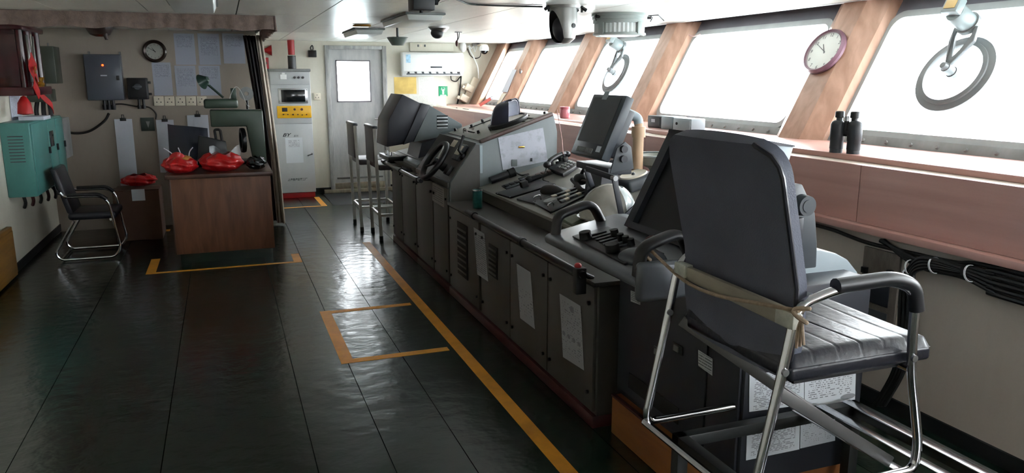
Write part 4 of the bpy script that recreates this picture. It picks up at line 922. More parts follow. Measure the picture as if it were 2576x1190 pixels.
part('loop', G().grid(lambda u, v: (lambda s: (gm(575, 250).x+(gm(630, 270).x-gm(575, 250).x)*u, YM+.06+.03*v, gm(575, 255).z+(.155*math.sin(math.pi*min(1, u*1.15)))-(.05*u)))(0), 20, 1, .003), M_WHITE, t, 60)
t = thing('cable_reel', 'small round grey tape reel behind the green machine', 'reel', gm(625, 248)+Vector((0, .3, 0)))
c = gm(622, 237); part('reel', G().lathe([(.02, -.02), (.065, -.02), (.065, .02), (.02, .02), (.02, -.02)], (c.x, YM+.27, c.z), (0, -1, 0), 24), M_STEEL, t)
part('stem', G().cyl((c.x, YM+.27, c.z-.06), (c.x, YM+.23, q[1].z-.02), .012, None, 8), M_BLK, t)
# dark monitor and box on the desk
t = thing('desk_monitor', 'dark blue curved monitor back standing on the desk', 'monitor', (-.32, 8.0, ZD))
a, b = P(436, 318, y=7.95), P(512, 392, y=7.95)
part('shell', G().grid(lambda u, v: (a.x+(b.x-a.x)*u, 7.95-.06*math.sin(u*math.pi)+.1*v, ZD+.03+(a.z-ZD-.03-.05*u)*v), 14, 6, .09), mat('dark_blue_plastic', '#2a2e3b', .3), t, 60)
part('foot', G().box((a.x+.06, 7.9, ZD+.001), (b.x-.06, 8.12, ZD+.03), .006), M_BLK, t)
t = thing('black_case', 'black angular case lying on the desk behind red bags', 'case', (-.1, 7.7, ZD))
a, b = P(490, 342, y=7.62), P(577, 395, y=7.62)
part('body', G().prism([(a.x, 7.62, ZD+.001), (a.x+.03, 7.62, a.z), (b.x-.02, 7.62, a.z-.06), (b.x, 7.62, ZD+.001)], (0, .1, 0), .008), M_BLK, t)
part('handle', G().tube(fillet([(a.x+.18, 7.67, a.z-.05), (a.x+.17, 7.67, a.z+.05), (a.x+.22, 7.67, a.z+.05), (a.x+.23, 7.67, a.z-.06)], .02), .012, 8), M_BLK2, t)
# red bags
M_BAG = mat('red_plastic_bag', '#b81c1f', .3, var=.25, scale=14, bump=.8, bscale=22); M_CLR = mat('clear_crinkled_plastic', '#b8bcc4', .15, var=.3, scale=20, bump=.9, bscale=25, alpha=.28)
def bag(x0, x1, y0_, y1_, h, name, label, m, sd, z=ZD):
    rn = random.Random(sd); ph = [rn.uniform(0, 6) for _ in range(6)]
    def fn(u, v):
        th = u*2*math.pi; w = math.sin(v*math.pi*.94+.06); w = w**.32
        k = 1+.07*math.sin(7*th+ph[0]+4*v)+.05*math.sin(13*th+ph[1])+.05*math.sin(17*v+ph[2]+3*th)
        return ((x0+x1)/2+(x1-x0)/2*math.cos(th)*w*k*.93, (y0_+y1_)/2+(y1_-y0_)/2*math.sin(th)*w*k*.93, z+.002+h*v*(1+.06*math.sin(5*th+ph[3])))
    t = thing(name, label, 'bag', ((x0+x1)/2, (y0_+y1_)/2, z)); part('bag', G().grid(fn, 48, 20), m, t, 60); return t
t = bag(-.53, -.24, 7.13, 7.42, .135, 'red_bag', 'crumpled open red plastic bag at the desk corner', M_BAG, 3)
part('handles', G().grid(lambda u, v: (-.5+.2*u, 7.2+.02*math.sin(u*9), ZD+.1+.09*math.sin(u*math.pi)*(.5+v*.5)), 14, 3, .003), M_BAG, t, 60)
part('contents', G().sph((-.36, 7.25, ZD+.12), (.08, .06, .035), 14, 8), mat('tan_food', '#b0773a', .5, var=.3, scale=18), t)
t = bag(-.235, .14, 7.13, 7.45, .155, 'red_bag', 'full shiny red plastic bag in the middle of the desk', M_BAG, 8)
part('inner_plastic', G().grid(lambda u, v: (-.14+.26*u, 7.26+.08*math.sin(u*8)+.05*v, ZD+.13+v*(.06+.03*math.sin(u*7+1))), 22, 6), M_CLR, t, 60)
bag(.16, .33, 7.2, 7.42, .11, 'black_bag', 'small dark crumpled plastic bag beside the green column', mat('black_bag_plastic', '#14181a', .2, bump=.8, bscale=25), 5)
for i in range(3):
    p = Vector((-.42+.05*i, 7.5, ZD+.1)); solo('cable_end', G().tube(spline([p-Vector((0, 0, .097)), p, p+Vector((-.05+.03*i, 0, .06)), p+Vector((-.1+.07*i, -.02, .1))], 5), .005, 6), M_PAPER, 'thin white wire end sticking up behind the open red bag', 'wire', 'wire ends on the desk')
# cardboard box + red bag on it
t = thing('cardboard_box', 'brown cardboard carton with white label beside the desk', 'box', (-.86, 8.55, 0))
part('carton', G().box((-1.08, 8.35, .0), (-.66, 8.8, .50), .004), mat('cardboard', '#5b4236', .8, var=.1), t)
part('flap', G().prism([(-1.08, 8.35, .502), (-.66, 8.35, .502), (-.66, 8.5, .512), (-1.08, 8.5, .512)], (0, 0, .006)), mat('cardboard', '#5b4236'), t)
a, b = P(330, 477, y=8.348), P(366, 504, y=8.348); part('label', G().box((a.x, 8.346, b.z), (b.x, 8.349, a.z)), M_PAPER, t)
bag(-1.02, -.68, 8.42, 8.75, .11, 'red_bundle', 'dark red plastic bundle on top of the cardboard carton', M_BAG, 11, .521)
# left chair: chrome sled frame facing the desk
def sled_chair_left():
    yn, yf = 7.56, 8.06; x0, x1 = -1.45, -.98
    t = thing('visitor_chair', 'chrome sled-base armchair with black seat by the left wall', 'chair', (-1.25, 7.8, 0))
    for y in (yn, yf):
        pts = [(x0+.07, y, .62), (x0+.10, y, .575), (x1-.10, y, .575), (x1-.03, y, .52), (x1+.03, y, .10), (x1-.02, y, .02), (x0+.02, y, .02), (x0-.02, y, .08), (x0+.15, y, .36)]
        part('side_frame', G().tube(fillet(pts, .06), .0115, 10), M_CHROME, t)
        part('arm_pad', G().tube(fillet([(x0+.12, y, .59), (x1-.10, y, .59), (x1-.045, y, .54)], .05), .018, 10), M_BLK, t)
    part('seat', G().box((x0+.1, yn+.02, .36), (x1+.02, yf-.02, .43), .03, 3), M_LEA, t)
    part('backrest', G().prism([(x0+.10, yn+.03, .42), (x0+.15, yn+.03, .42), (x0+.05, yn+.03, .82), (x0, yn+.03, .82)], (0, yf-yn-.06, 0), .015), M_LEA, t)
    part('cross_bar', G().tube([(x0+.02, yn, .02), (x0+.02, yf, .02)], .0115, 10).tube([(x1-.03, yn, .36), (x1-.03, yf, .36)], .0115, 10), M_CHROME, t)
sled_chair_left()

# ================================================================== BRIDGE CONSOLE
XF = 1.5; XBK = 2.36
YAe = 7.45; YAB = 6.42; YBC = 5.40; YCe = 2.97
con = thing('console_desk', 'grey console desk section with light top between steering section and near radar', 'console', (1.93, 4.2, 0))
conB = thing('steering_console', 'grey green steering console section with sloped top', 'console', (1.93, 5.9, 0))
conA = thing('radar_console', 'grey green console section carrying the hooded far radar', 'console', (1.93, 6.95, 0))
ZLED = .70; XC0 = 1.75; ZC0 = .80; ZC1 = .98
# lower bodies
part('desk_body', G().prism([(XF+.02, YCe, .06), (XF+.02, YCe, ZLED-.02), (XC0+.01, YCe, ZLED-.02), (XC0+.01, YCe, ZC0-.02), (XBK, YCe, ZC1-.02), (XBK, YCe, .06)], (0, YBC-YCe-.002, 0)), M_CONSD, con)
part('desk_ledge', G().box((XF-.005, YCe, ZLED-.02), (XC0+.01, YBC-.005, ZLED), .003), M_CONSD, con)
part('desk_top', G().prism([(XC0-.012, YCe-.005, ZC0-.024), (XC0-.012, YCe-.005, ZC0-.004), (XBK+.01, YCe-.005, ZC1), (XBK+.01, YCe-.005, ZC1-.02)], (0, YBC-YCe, 0), .003), M_CONT, con, label='light grey desk top')
bp = [(XF+.02, .06), (XF+.02, .84), (1.725, 1.126), (1.758, 1.118), (2.345, 1.315), (2.375, 1.19), (2.375, .06)]
part('steering_body', G().prism([(x, YBC, z) for x, z in bp], (0, YAB-YBC, 0), .006), M_CONS, conB)
ap = [(XF+.02, .06), (XF+.02, .86), (1.56, .885), (2.35, 1.07), (2.35, .06)]
part('radar_base_body', G().prism([(x, YAB+.003, z) for x, z in ap], (0, YAe-YAB-.003, 0), .006), M_CONS, conA)
part('slope_panel', G().prism([(1.522, YBC+.012, .845), (1.528, YBC+.012, .840), (1.727, YBC+.012, 1.118), (1.721, YBC+.012, 1.124)], (0, YAB-YBC-.024, 0)), M_CONSD, conB, label='dark sloped instrument panel')
part('side_wedge_plate', G().prism([(1.525, YBC-.003, .70), (1.525, YBC-.003, .838), (1.722, YBC-.003, 1.115), (1.75, YBC-.003, 1.112), (1.75, YBC-.003, .70)], (0, .006, 0)), M_CONSD, conB)
part('panel_cover', G().prism([(1.565, YAB+.02, .888), (2.30, YAB+.02, 1.06), (2.30, YAB+.02, 1.066), (1.565, YAB+.02, .894)], (0, YAe-YAB-.04, 0)), M_CONSD, conA, label='dark instrument panel')
part('corner_strip', G().prism([(1.752, YBC-.004, .90), (1.772, YBC-.004, .90), (1.772, YBC-.004, 1.105), (1.752, YBC-.004, 1.105)], (0, .006, 0)), M_LBG, conB)
for (y0, y1, o) in ((YCe, YBC-.002, con), (YBC, YAB, conB), (YAB+.003, YAe, conA)):
    part('kick_strip', G().box((XF, y0, 0), (XBK-.02, y1, .0595), .003), M_REDD, o, label='dark red kick strip along the foot')
# front door panels
pan = [(2.99, 3.52), (3.53, 4.08), (4.09, 4.63), (4.68, 5.38), (5.42, 5.84), (5.86, 6.42), (6.44, 6.98), (7.0, 7.43)]
for k, (y0, y1) in enumerate(pan):
    zt = ZLED-.03 if y1 < 5.4 else .79
    d = part('door_panel', G().box((XF+.004, y0, .075), (XF+.021, y1, zt), .003), M_CONSD, con if y1 < 5.4 else (conB if y1 < 6.43 else conA))
    for yy in (y0+.04, y1-.04):
        for zz in (.16, zt-.08): part('latch', G().cyl((XF+.005, yy, zz), (XF-.008, yy, zz), .009, None, 8), M_BLK, d)
part('upper_fascia', G().box((XF+.004, YBC+.015, .80), (XF+.021, YAB-.005, .838), .003), M_CONSD, conB)
part('upper_fascia', G().box((XF+.004, YAB+.008, .80), (XF+.021, YAe-.01, .838), .003), M_CONSD, conA)
def face_box(px0, py0, px1, py1, x, g=None, th=.003):
    a = P(px0, py0, x=x); b = P(px1, py1, x=x)
    return a, b
# dark vent recesses on the front
for (ya, yb_, z0, z1) in ((4.92, 5.16, .22, .60),):
    v = part('louvre_panel', G().box((XF-.001, ya, z0), (XF+.006, yb_, z1), .002), M_BLK2, con)
    for i in range(8): part('louvre', G().box((XF-.006, ya+.015, z0+.03+i*.042), (XF+.001, yb_-.015, z0+.045+i*.042), .001), M_CONSD, v)
v = part('louvre_panel', G().box((XF-.001, 4.30, .38), (XF+.006, 4.46, .58), .002), M_BLK2, con)
for i in range(6): part('louvre', G().box((XF-.006, 4.31, .395+i*.03), (XF+.001, 4.45, .408+i*.03), .001), M_CONSD, v)
# sheets taped to the front
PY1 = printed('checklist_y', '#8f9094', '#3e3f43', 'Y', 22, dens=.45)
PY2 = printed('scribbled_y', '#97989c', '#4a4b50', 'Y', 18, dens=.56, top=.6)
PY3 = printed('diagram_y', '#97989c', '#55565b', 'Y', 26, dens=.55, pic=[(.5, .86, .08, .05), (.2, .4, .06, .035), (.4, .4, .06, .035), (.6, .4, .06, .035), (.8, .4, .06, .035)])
def face_sheet(pts, x, m, label, group):
    q = [P(px, py, x=x) for px, py in pts]
    return solo('console_sheet', G().prism(q, (-.0015, 0, 0)), m, label, 'paper', group, 0)
xs = XF-.0095+.012
xs = XF+.003
face_sheet([(1192, 572), (1219, 588), (1228, 708), (1201, 690)], xs, PY1, 'printed checklist taped beside the console louvres', 'sheets taped on the console front')
face_sheet([(1300, 663), (1335, 685), (1346, 828), (1309, 800)], xs, PY2, 'sheet with scattered handwriting taped on the middle console door', 'sheets taped on the console front')
face_sheet([(1408, 738), (1461, 770), (1470, 932), (1417, 898)], xs, PY3, 'sheet with a row of four round diagrams taped near the radar cabinet', 'sheets taped on the console front')
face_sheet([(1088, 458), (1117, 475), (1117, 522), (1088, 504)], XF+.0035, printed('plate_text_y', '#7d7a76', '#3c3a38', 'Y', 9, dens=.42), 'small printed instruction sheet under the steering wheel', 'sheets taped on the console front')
# handrails
def rail(y0, y1, x, z, label, brk):
    t = thing('handrail', label, 'handrail', (x, (y0+y1)/2, z), 'console handrails')
    part('tube', G().cyl((x, y0, z), (x, y1, z), .017, None, 16), mat('dark_rail_metal', '#242426', .3, .4), t)
    for y in brk:
        part('bracket', G().cyl((x+.005, y, z), (XF+.025, y, z-(0 if y > 5 else .034)), .013, None, 10).cyl((x, y-.018, z), (x, y+.018, z), .024, None, 14), M_BLK, t)
rail(5.86, 7.42, 1.415, .80, 'dark metal handrail in front of the steering wheel', (5.95, 6.6, 7.3))
rail(2.99, 4.75, 1.45, .735, 'dark metal handrail along the front of the console desk', (3.05, 3.75, 4.6))
# end clamp with red knob
c = Vector((1.45, 3.03, .735)); t = thing('rail_clamp', 'black clamp with red knob hanging on the desk handrail', 'clamp', (c.x, c.y, .62))
part('clamp_body', G().box((c.x-.026, c.y-.02, .64), (c.x+.026, c.y+.02, .762), .006), M_BLK, t)
part('red_knob', G().sph((c.x-.005, c.y+.01, .768), (.017, .018, .014), 14, 10), M_RED, t)
# tin can on the ledge
c = P(1201, 524, z=ZLED)
t = thing('tin_can', 'open dark green tin can standing on the console ledge', 'can', c)
part('can', G().lathe([(0, .002), (.032, .002), (.034, .006), (.034, .125), (.036, .13), (.033, .13), (.031, .01), (0, .01)], c, (0, 0, 1), 28), mat('dark_teal_label', '#1d4a48', .35, var=.3, scale=40), t)
part('rim', G().lathe([(.033, .126), (.037, .126), (.037, .133), (.033, .133)], c, (0, 0, 1), 28), M_CHROME, t)
# ---- far radar: hood and housing
Y1r = 6.62
def rp(px, py): return P(px, py, y=Y1r)
t = thing('far_radar', 'dark hooded radar display with grey housing at the far console end', 'radar', (1.75, 6.85, .95))
hood = [rp(1012, 237), rp(1060, 261), rp(1014, 363), rp(973, 370), rp(977, 303)]
part('hood', G().prism(hood, (0, .48, 0), .006), M_NAVY, t)
fr_ = [rp(1060, 259), rp(1082, 265), rp(1038, 356), rp(1014, 364)]
part('front_frame', G().prism([p+Vector((0, -.015, 0)) for p in fr_], (0, .51, 0), .005), M_RAD, t)
hs = [rp(1082, 266), rp(1162, 312), rp(1163, 320), rp(1108, 345), rp(1040, 358)]
hp = part('housing', G().prism(hs, (0, .48, 0), .006), M_CONS, t)
for i in range(8):
    c = rp(1114, 292+i*4.3); part('cooling_slot', G().box((c.x-.055, Y1r-.003, c.z-.005), (c.x+.045, Y1r+.004, c.z+.006), .002), M_ALU if i % 2 else M_BLK2, hp)
b0, b1 = rp(1030, 356), rp(1100, 350)
part('pedestal', G().prism([(1.58, Y1r+.02, .885), (1.62, Y1r+.02, rp(1014, 362).z), (b1.x+.08, Y1r+.02, rp(1108, 343).z), (b1.x+.08, Y1r+.02, .99)], (0, .44, 0)), M_RAD, t)
# dark keyboard shelf with chrome knob near the stools
c = P(975, 392, x=1.46)
t = thing('radar_keypad', 'black keypad box on the console edge under the far radar', 'keypad', (1.5, 7.15, .84))
part('box', G().box((1.38, 6.95, .845), (1.52, 7.4, .885), .006), M_BLK, t)
part('arm', G().box((1.50, 6.97, .862), (1.60, 7.38, .89), .004), M_BLK, t)
for y in (7.1, 7.28): part('knob', G().cyl((1.43, y, .885), (1.43, y, .915), .02, .016, 14), M_CHROME, t)
# ---- instruments on the panel between radar and wheel
an = Vector((-.228, 0, .974))
def ap_(px, py): return PN(px, py, (1.56, 6.5, .885), an)
for k, (px, py, r, h, m) in enumerate(((1035, 362, .018, .03, M_CHROME), (1047, 367, .02, .035, M_CHROME), (1058, 373, .016, .025, M_CHROME), (1071, 372, .016, .03, M_BLK), (1083, 357, .016, .02, M_BLK), (1052, 380, .02, .015, M_BLK), (1066, 384, .015, .02, M_BLK), (1068, 360, .014, .02, M_BLK))):
    p = ap_(px, py)
    if p.y < YAB+.02: continue
    part('panel_knob', G().cyl(p, p+an*h, r, r*.8, 14), m, conA)
# ---- steering wheel on the slanted front panel
sl = Vector((1.725-1.52, 0, 1.126-.84)).normalized(); sn = Vector((-sl.z, 0, sl.x))
wc = PN(1098, 396, (1.52, 0, .84), sn); wc = wc+sn*.0
wc = Vector((1.572, 5.72, .912))+sn*.10
t = part('steering_wheel', G().tube([wc+(Vector((0, 1, 0))*math.cos(2*math.pi*i/48)+sl*math.sin(2*math.pi*i/48))*.155 for i in range(48)], .022, 12, True), M_BLK, conB, label='black steering wheel')
for w in (90, 210, 330):
    d = Vector((0, 1, 0))*math.cos(math.radians(w))+sl*math.sin(math.radians(w))
    part('spoke', G().cyl(wc-sn*.02, wc+d*.145, .011, .009, 10), M_CHROME if w == 90 else M_BLK, t)
part('hub', G().cyl(wc-sn*.105, wc+sn*.012, .035, .03, 20), M_BLK, t)
def on_slope(y, s_, w, h, m, nm, th=.015, bev=.005):
    c = Vector((1.52, y, .84))+sl*s_
    return part(nm, G().obox(c+sn*th/2, (w, h, th), frameR((0, -1, 0), sl), bev), m, conB)
on_slope(5.56, .24, .16, .14, M_DGREY, 'rudder_gauge', .03, .012); on_slope(5.56, .25, .11, .08, M_CREAM, 'gauge_face', .034, .004)
on_slope(5.56, .08, .1, .08, M_BLK, 'switch_block', .03)
on_slope(5.87, .30, .12, .06, M_CREAM, 'name_label', .004, .001)
c = Vector((1.52, 5.47, .84))+sl*.22
part('lever', G().tube([c, c+sn*.06+sl*.02, c+sn*.09+sl*.13], .011, 10).cyl(c, c+sn*.02, .03, None, 16), M_BLK, conB)
# ---- sloped top of the steering section
tn = Vector((-(1.315-1.118), 0, 2.345-1.758)).normalized(); ts = Vector((2.345-1.758, 0, 1.315-1.118)).normalized()
T0 = Vector((1.758, 0, 1.118))
def tp(px, py, off=0): return PN(px, py, T0+tn*off, tn)
q = [T0+ts*.03+Vector((0, YBC+.05, 0)), T0+ts*.6+Vector((0, YBC+.05, 0)), T0+ts*.6+Vector((0, YAB-.04, 0)), T0+ts*.03+Vector((0, YAB-.04, 0))]
part('top_plate', G().prism(q, tn*.006, .002), M_CONT, conB, label='light top plate of the steering section')
q = [T0+ts*.0+Vector((0, YBC-.02, 0)), T0+ts*.61+Vector((0, YBC-.02, 0)), T0+ts*.61+Vector((0, YBC+.03, 0)), T0+ts*.0+Vector((0, YBC+.03, 0))]
part('top_edge_rail', G().prism(q, tn*.03, .008), stained('scuffed_edge', '#57534f', '#4a2b28', .4, 9), conB)
g0 = T0+ts*.0
for y0, s0, w_, h_ in ((5.62, .50, .17, .02), (5.85, .54, .25, .016), (6.2, .35, .02, .35), (5.62, .43, .14, .018), (6.05, .12, .3, .012)):
    c = T0+ts*s0+tn*.008+Vector((0, y0, 0)); part('panel_slot', G().obox(c, (w_ if w_ > .03 else .02, h_, .004), frameR((0, -1, 0), ts)), M_BLK2, conB)
for px, py in ((1147, 331), (1188, 322), (1205, 337), (1237, 330), (1372, 290), (1215, 308)):
    p = tp(px, py); part('toggle', G().cyl(p, p+tn*.03, .014, .01, 10), M_BLK, conB)
part('bracket_loop', G().tube(spline([tp(1166, 336), tp(1166, 325, .04), tp(1172, 325, .04), tp(1178, 338)], 5), .005, 8), M_CHROME, conB)
# hooded compass repeater
hc = tp(1280, 312, .0)
t = thing('compass_repeater', 'round instrument under a dark curved hood on the steering section', 'compass', hc)
Rt = .165
part('base_ring', G().lathe([(0, .006), (Rt, .006), (Rt, .035), (Rt-.02, .042), (Rt-.03, .03), (0, .03)], hc, tn, 40), M_BLK, t)
part('dial', G().lathe([(0, .032), (Rt-.03, .032), (Rt-.03, .03), (0, .03)], hc, tn, 36), M_CREAM, t)
def dome(rad, hgt, a0, a1):
    def fn(u, v):
        w = math.radians(a0+(a1-a0)*u); k = math.cos(v*math.pi/2*.97)**.42; h = math.sin(v*math.pi/2)**.9
        d = ts*math.cos(w)+Vector((0, 1, 0))*math.sin(w)
        return hc+tn*(.034+hgt*h)+d*rad*k+ts*(.05*h)
    return fn
part('hood', G().grid(dome(Rt-.025, .14, 20, 252), 36, 14, .006), mat('navy_hood', '#23263a', .5), t, 60)
part('hood_lining', G().grid(dome(Rt-.037, .128, 22, 250), 32, 12, .003), mat('pale_lining', '#c9ccd8', .6), t, 60)
# paper map on the side face
ysd = YBC-.003
q = [P(1253, 347, y=ysd), P(1366, 321, y=ysd), P(1378, 405, y=ysd), P(1265, 428, y=ysd)]
solo('worn_plan_sheet', G().prism(q, (0, -.0015, 0)), stained('worn_white_sheet', '#b6b9c4', '#94969f', .5, 14, .3, .5, (1, 1, 1)), 'large worn white sheet taped on the side of the steering section', 'paper', None, 0)
for k, (px, py, w_, h_) in enumerate(((1312, 370, .05, .012), (1294, 410, .045, .05), (1337, 402, .015, .025))):
    p = P(px, py, y=ysd-.003); part('side_fitting', G().box((p.x-w_/2, ysd-.006, p.z-h_/2), (p.x+w_/2, YBC+.001, p.z+h_/2), .002), (M_BRASS, M_CONS, M_DGREY)[k], conB)
# ---- things on the desk top
dn = Vector((-(ZC1-ZC0), 0, XBK-XC0)).normalized(); ds = Vector((XBK-XC0, 0, ZC1-ZC0)).normalized()
D0 = Vector((XC0, 0, ZC0))
def dt(px, py, off=0): return PN(px, py, D0+dn*off, dn)
RD = frameR((0, -1, 0), ds)
def flat(name, pts, th, m, parent, off=.0005, bev=.003):
    q = [dt(px, py)+dn*off for px, py in pts]; return part(name, G().prism(q, dn*th, bev), m, parent)
def center(pts):
    v = Vector((0, 0, 0))
    for p in pts: v += dt(*p)
    return v/len(pts)
pts = [(1247, 489), (1358, 456), (1398, 466), (1284, 500)]
t = flat('control_plate', pts, .012, M_BLK, con); t['label'] = 'black control plate with cube knob'
p = dt(1320, 470, .012)+dn*.02; part('cube_knob', G().obox(p, (.05, .05, .045), RD, .006), M_BLK2, t)
for px, py in ((1283, 496), (1394, 465), (1252, 487)):
    p = dt(px, py, .012); part('screw', G().cyl(p, p+dn*.003, .006, None, 8), M_ALU, t)
pts = [(1300, 504), (1395, 468), (1440, 482), (1345, 516)]
t = flat('control_plate', pts, .012, M_BLK, con); t['label'] = 'black control plate with curved lever'
p = dt(1388, 482, .012); part('lever_hump', G().sph(p, (.1, .05, .045), 24, 12, frameR((.35, -.95, 0), ds)), M_BLK2, t)
pts = [(1340, 512), (1455, 474), (1482, 492), (1385, 538)]
t = flat('key_panel', pts, .014, M_BLK, con); t['label'] = 'black key panel with round dial and wire guard'
e0, e1, e2, e3 = [dt(*q) for q in pts]
def kq(u, v): return (e0*(1-u)+e1*u)*(1-v)+(e3*(1-u)+e2*u)*v
for i in range(6):
    for j in range(3):
        c = kq(.42+.1*i, .2+.28*j)+dn*.02; part('key', G().obox(c, (.035, .032, .012), RD, .003), (M_CREAM, M_DGREY, M_STEEL)[(i+j) % 3], t)
c = kq(.25, .45)+dn*.014; part('dial', G().cyl(c, c+dn*.014, .045, .042, 28), M_STEEL, t)
for v in (.1, .9):
    a = kq(.03, v); b = kq(.16, v)
    part('wire_guard', G().tube(fillet([a, a+dn*.05, b+dn*.05, b], .012), .005, 8), M_CHROME, t)
pts = [(1395, 545), (1445, 522), (1490, 545), (1440, 572)]
t = thing('green_plate_box', 'worn grey green box with loop handle on the desk edge', 'box', center(pts)); flat('box', pts, .02, mat('grey_green_plate', '#6f7565', .5, var=.15), t)
p = dt(1450, 540, .02); part('loop', G().tube([p+Vector((math.cos(w*.524)*.03, math.sin(w*.524)*.05, 0))+dn*.02 for w in range(12)], .007, 8, True), M_BLK, t)
# long switch row and mic
pts = [(1262, 470), (1395, 425), (1408, 432), (1275, 478)]
t = flat('switch_row', pts, .01, M_DGREY, con); t['label'] = 'row of brownish switches'
f0, f1, f2, f3 = [dt(*q) for q in pts]
for i in range(10):
    c = (f0*(1-(i+.5)/10)+f1*((i+.5)/10)+f3*(1-(i+.5)/10)+f2*((i+.5)/10))/2+dn*.015; part('switch', G().obox(c, (.05, .03, .014), RD, .003), mat('brown_switch', '#6c5850', .5) if i > 3 else M_BLK, t)
a, b = dt(1230, 461)+dn*.028, dt(1280, 446)+dn*.028
a.y = b.y = YBC-.05
t = thing('handheld_lamp', 'black ribbed torch lying against the steering section', 'torch', (a+b)/2-dn*.03)
part('barrel', G().cyl(a, b, .027, .025, 20), M_BLK, t); part('head', G().cyl(b, b+(b-a).normalized()*.05, .033, .036, 20), M_BLK2, t)
part('lead', G().tube(spline([b+(b-a).normalized()*.05, dt(1312, 441, .02), dt(1330, 438, .01), dt(1305, 450, .01)], 6), .006, 8), M_CABLE, t)
a, b = dt(1333, 459)+dn*.022, dt(1362, 450)+dn*.022
t = thing('microphone', 'black hand microphone lying on the desk with a coiled lead', 'microphone', (a+b)/2-dn*.02)
part('body', G().cyl(a, b, .02, .017, 16), M_BLK, t); part('head', G().sph(a, (.026, .026, .026), 14, 10), M_BLK2, t)
part('coil', G().tube([b+(dt(1390, 440)+dn*.015-b)*(i/60)+Vector((math.cos(i*1.2)*.008, 0, math.sin(i*1.2)*.008)) for i in range(61)], .003, 6), M_CABLE, t)
# telephone
pts = [(1380, 432), (1425, 408), (1462, 420), (1418, 447)]
t = thing('telephone', 'dark desk telephone with grey keys and handset on the console', 'telephone', center(pts)); flat('body', pts, .03, M_BLK, t, .0005, .008)
g0_, g1_, g2_, g3_ = [dt(*q)+dn*.031 for q in pts]
def tq(u, v): return (g0_*(1-u)+g1_*u)*(1-v)+(g3_*(1-u)+g2_*u)*v
for i in range(3):
    for j in range(4): part('key', G().obox(tq(.3+.17*j, .45+.18*i)+dn*.004, (.026, .022, .010), RD, .003), M_STEEL, t)
a, b = tq(-.05, .12)+dn*.03, tq(1.05, .1)+dn*.03
part('handset', G().tube(spline([a, (a*3+b)/4+dn*.02, (a+b*3)/4+dn*.02, b], 6), .018, 12).sph(a, (.03, .03, .025), 14, 8).sph(b, (.03, .03, .025), 14, 8), M_BLK, t)
part('cord', G().tube(spline([a, dt(1370, 440, .01), dt(1366, 452, .008), dt(1380, 458, .008)], 6), .005, 8), M_CABLE, t)
# small knobs, handheld radio with whip antenna
t = thing('handheld_radio', 'black handheld radio with a long pinkish whip antenna', 'radio', dt(1424, 414))
c = dt(1424, 414); part('body', G().obox(c+dn*.03, (.06, .035, .06), RD, .006), M_BLK, t)
part('knob', G().cyl(c+dn*.06, c+dn*.08, .01, None, 10), M_BLK2, t)
tip = P(1401, 275, y=c.y+.05)
part('antenna', G().tube([c+dn*.06, c+dn*.10, c+(tip-c)*.45, c+(tip-c)*.46, tip], lambda s: .0045 if s < .6 else .003, 8), mat('pink_antenna', '#a9807c', .4), t)
for k, (px, py) in enumerate(((1405, 419), (1412, 412), (1392, 424))):
    p = dt(px, py); t = part('rotary_selector', G().cyl(p, p+dn*.012, .022, .02, 16), M_DGREY, con)
    part('knob', G().cyl(p+dn*.01, p+dn*(.04+.015*k), .016, .013, 14), M_BLK, t)
# white helmet
c = dt(1527, 548); hR = .152
t = thing('safety_helmet', 'dull white ridged safety helmet lying on the console desk', 'helmet', c)
hm = stained('dull_white_shell', '#a9a59c', '#8b867d', .3, 5)
g = G()
def hel(u, v):
    th = u*2*math.pi; ph = v*math.pi/2
    r = hR*(1+.03*math.cos(2*th)); rid = .006*max(0, 1-abs(math.sin(th))*9)*math.cos(ph)
    return c+Vector((math.cos(th)*math.cos(ph)*(r+rid), math.sin(th)*math.cos(ph)*(r*.9), .012+math.sin(ph)*(hR*1.12+.0)))
part('shell', g.grid(hel, 56, 16, .004), hm, t, 60)
part('ridge', G().tube([c+Vector((math.cos(w)*(hR*1.0)*.98, .0, .012+math.sin(w)*hR*1.115)) for w in [math.radians(8+164*i/24) for i in range(25)]], .007, 8), hm, t)
part('brim', G().lathe([(hR*.9, .005), (hR*1.06, .005), (hR*1.08, .012), (hR*.95, .016), (hR*.9, .012)], c, (0, 0, 1), 48), hm, t)
part('visor', G().grid(lambda u, v: c+Vector((math.cos(math.radians(-75+120*u))*(hR*1.05)*math.cos(v*1.0), math.sin(math.radians(-75+120*u))*(hR*1.0)*math.cos(v*1.0), .03+hR*1.1*math.sin(v*1.0))), 20, 10, .002), mat('clear_visor', '#cfd8d8', .08, alpha=.5), t, 60)
# black folding bracket
t = thing('folding_bracket', 'black folding metal bracket standing over the white helmet', 'bracket', dt(1570, 560))
b1_ = dt(1568, 558); yb_ = b1_.y
k0 = P(1545, 448, y=yb_); k1 = P(1474, 424, y=yb_+.25); k2 = P(1490, 470, y=yb_+.25); k3 = P(1612, 508, y=yb_+.0)
bb = P(1565, 552, y=yb_)
def bar(a, b, w=.03, d=.012):
    v = (b-a); L_ = v.length; R_ = frameR(v, Vector((0, 0, 1)) if abs(v.normalized().z) < .9 else Vector((1, 0, 0))); return G().obox((a+b)/2, (L_, w, d), R_, .003)
for a, b in ((bb, k0), (k0, k1), (k1, k2), (bb, k3)): part('bar', bar(a, b), M_RAD, t)
for a in (bb, k0): part('pivot', G().cyl(a+Vector((0, -.018, 0)), a+Vector((0, .018, 0)), .014, None, 14), M_ALU, t)
part('foot', G().obox(b1_+dn*.012, (.12, .1, .02), RD, .004), M_BLK, t)
part('rear_foot', G().cyl(k2, dt(1480, 478), .014, .02, 10), M_BLK, t)
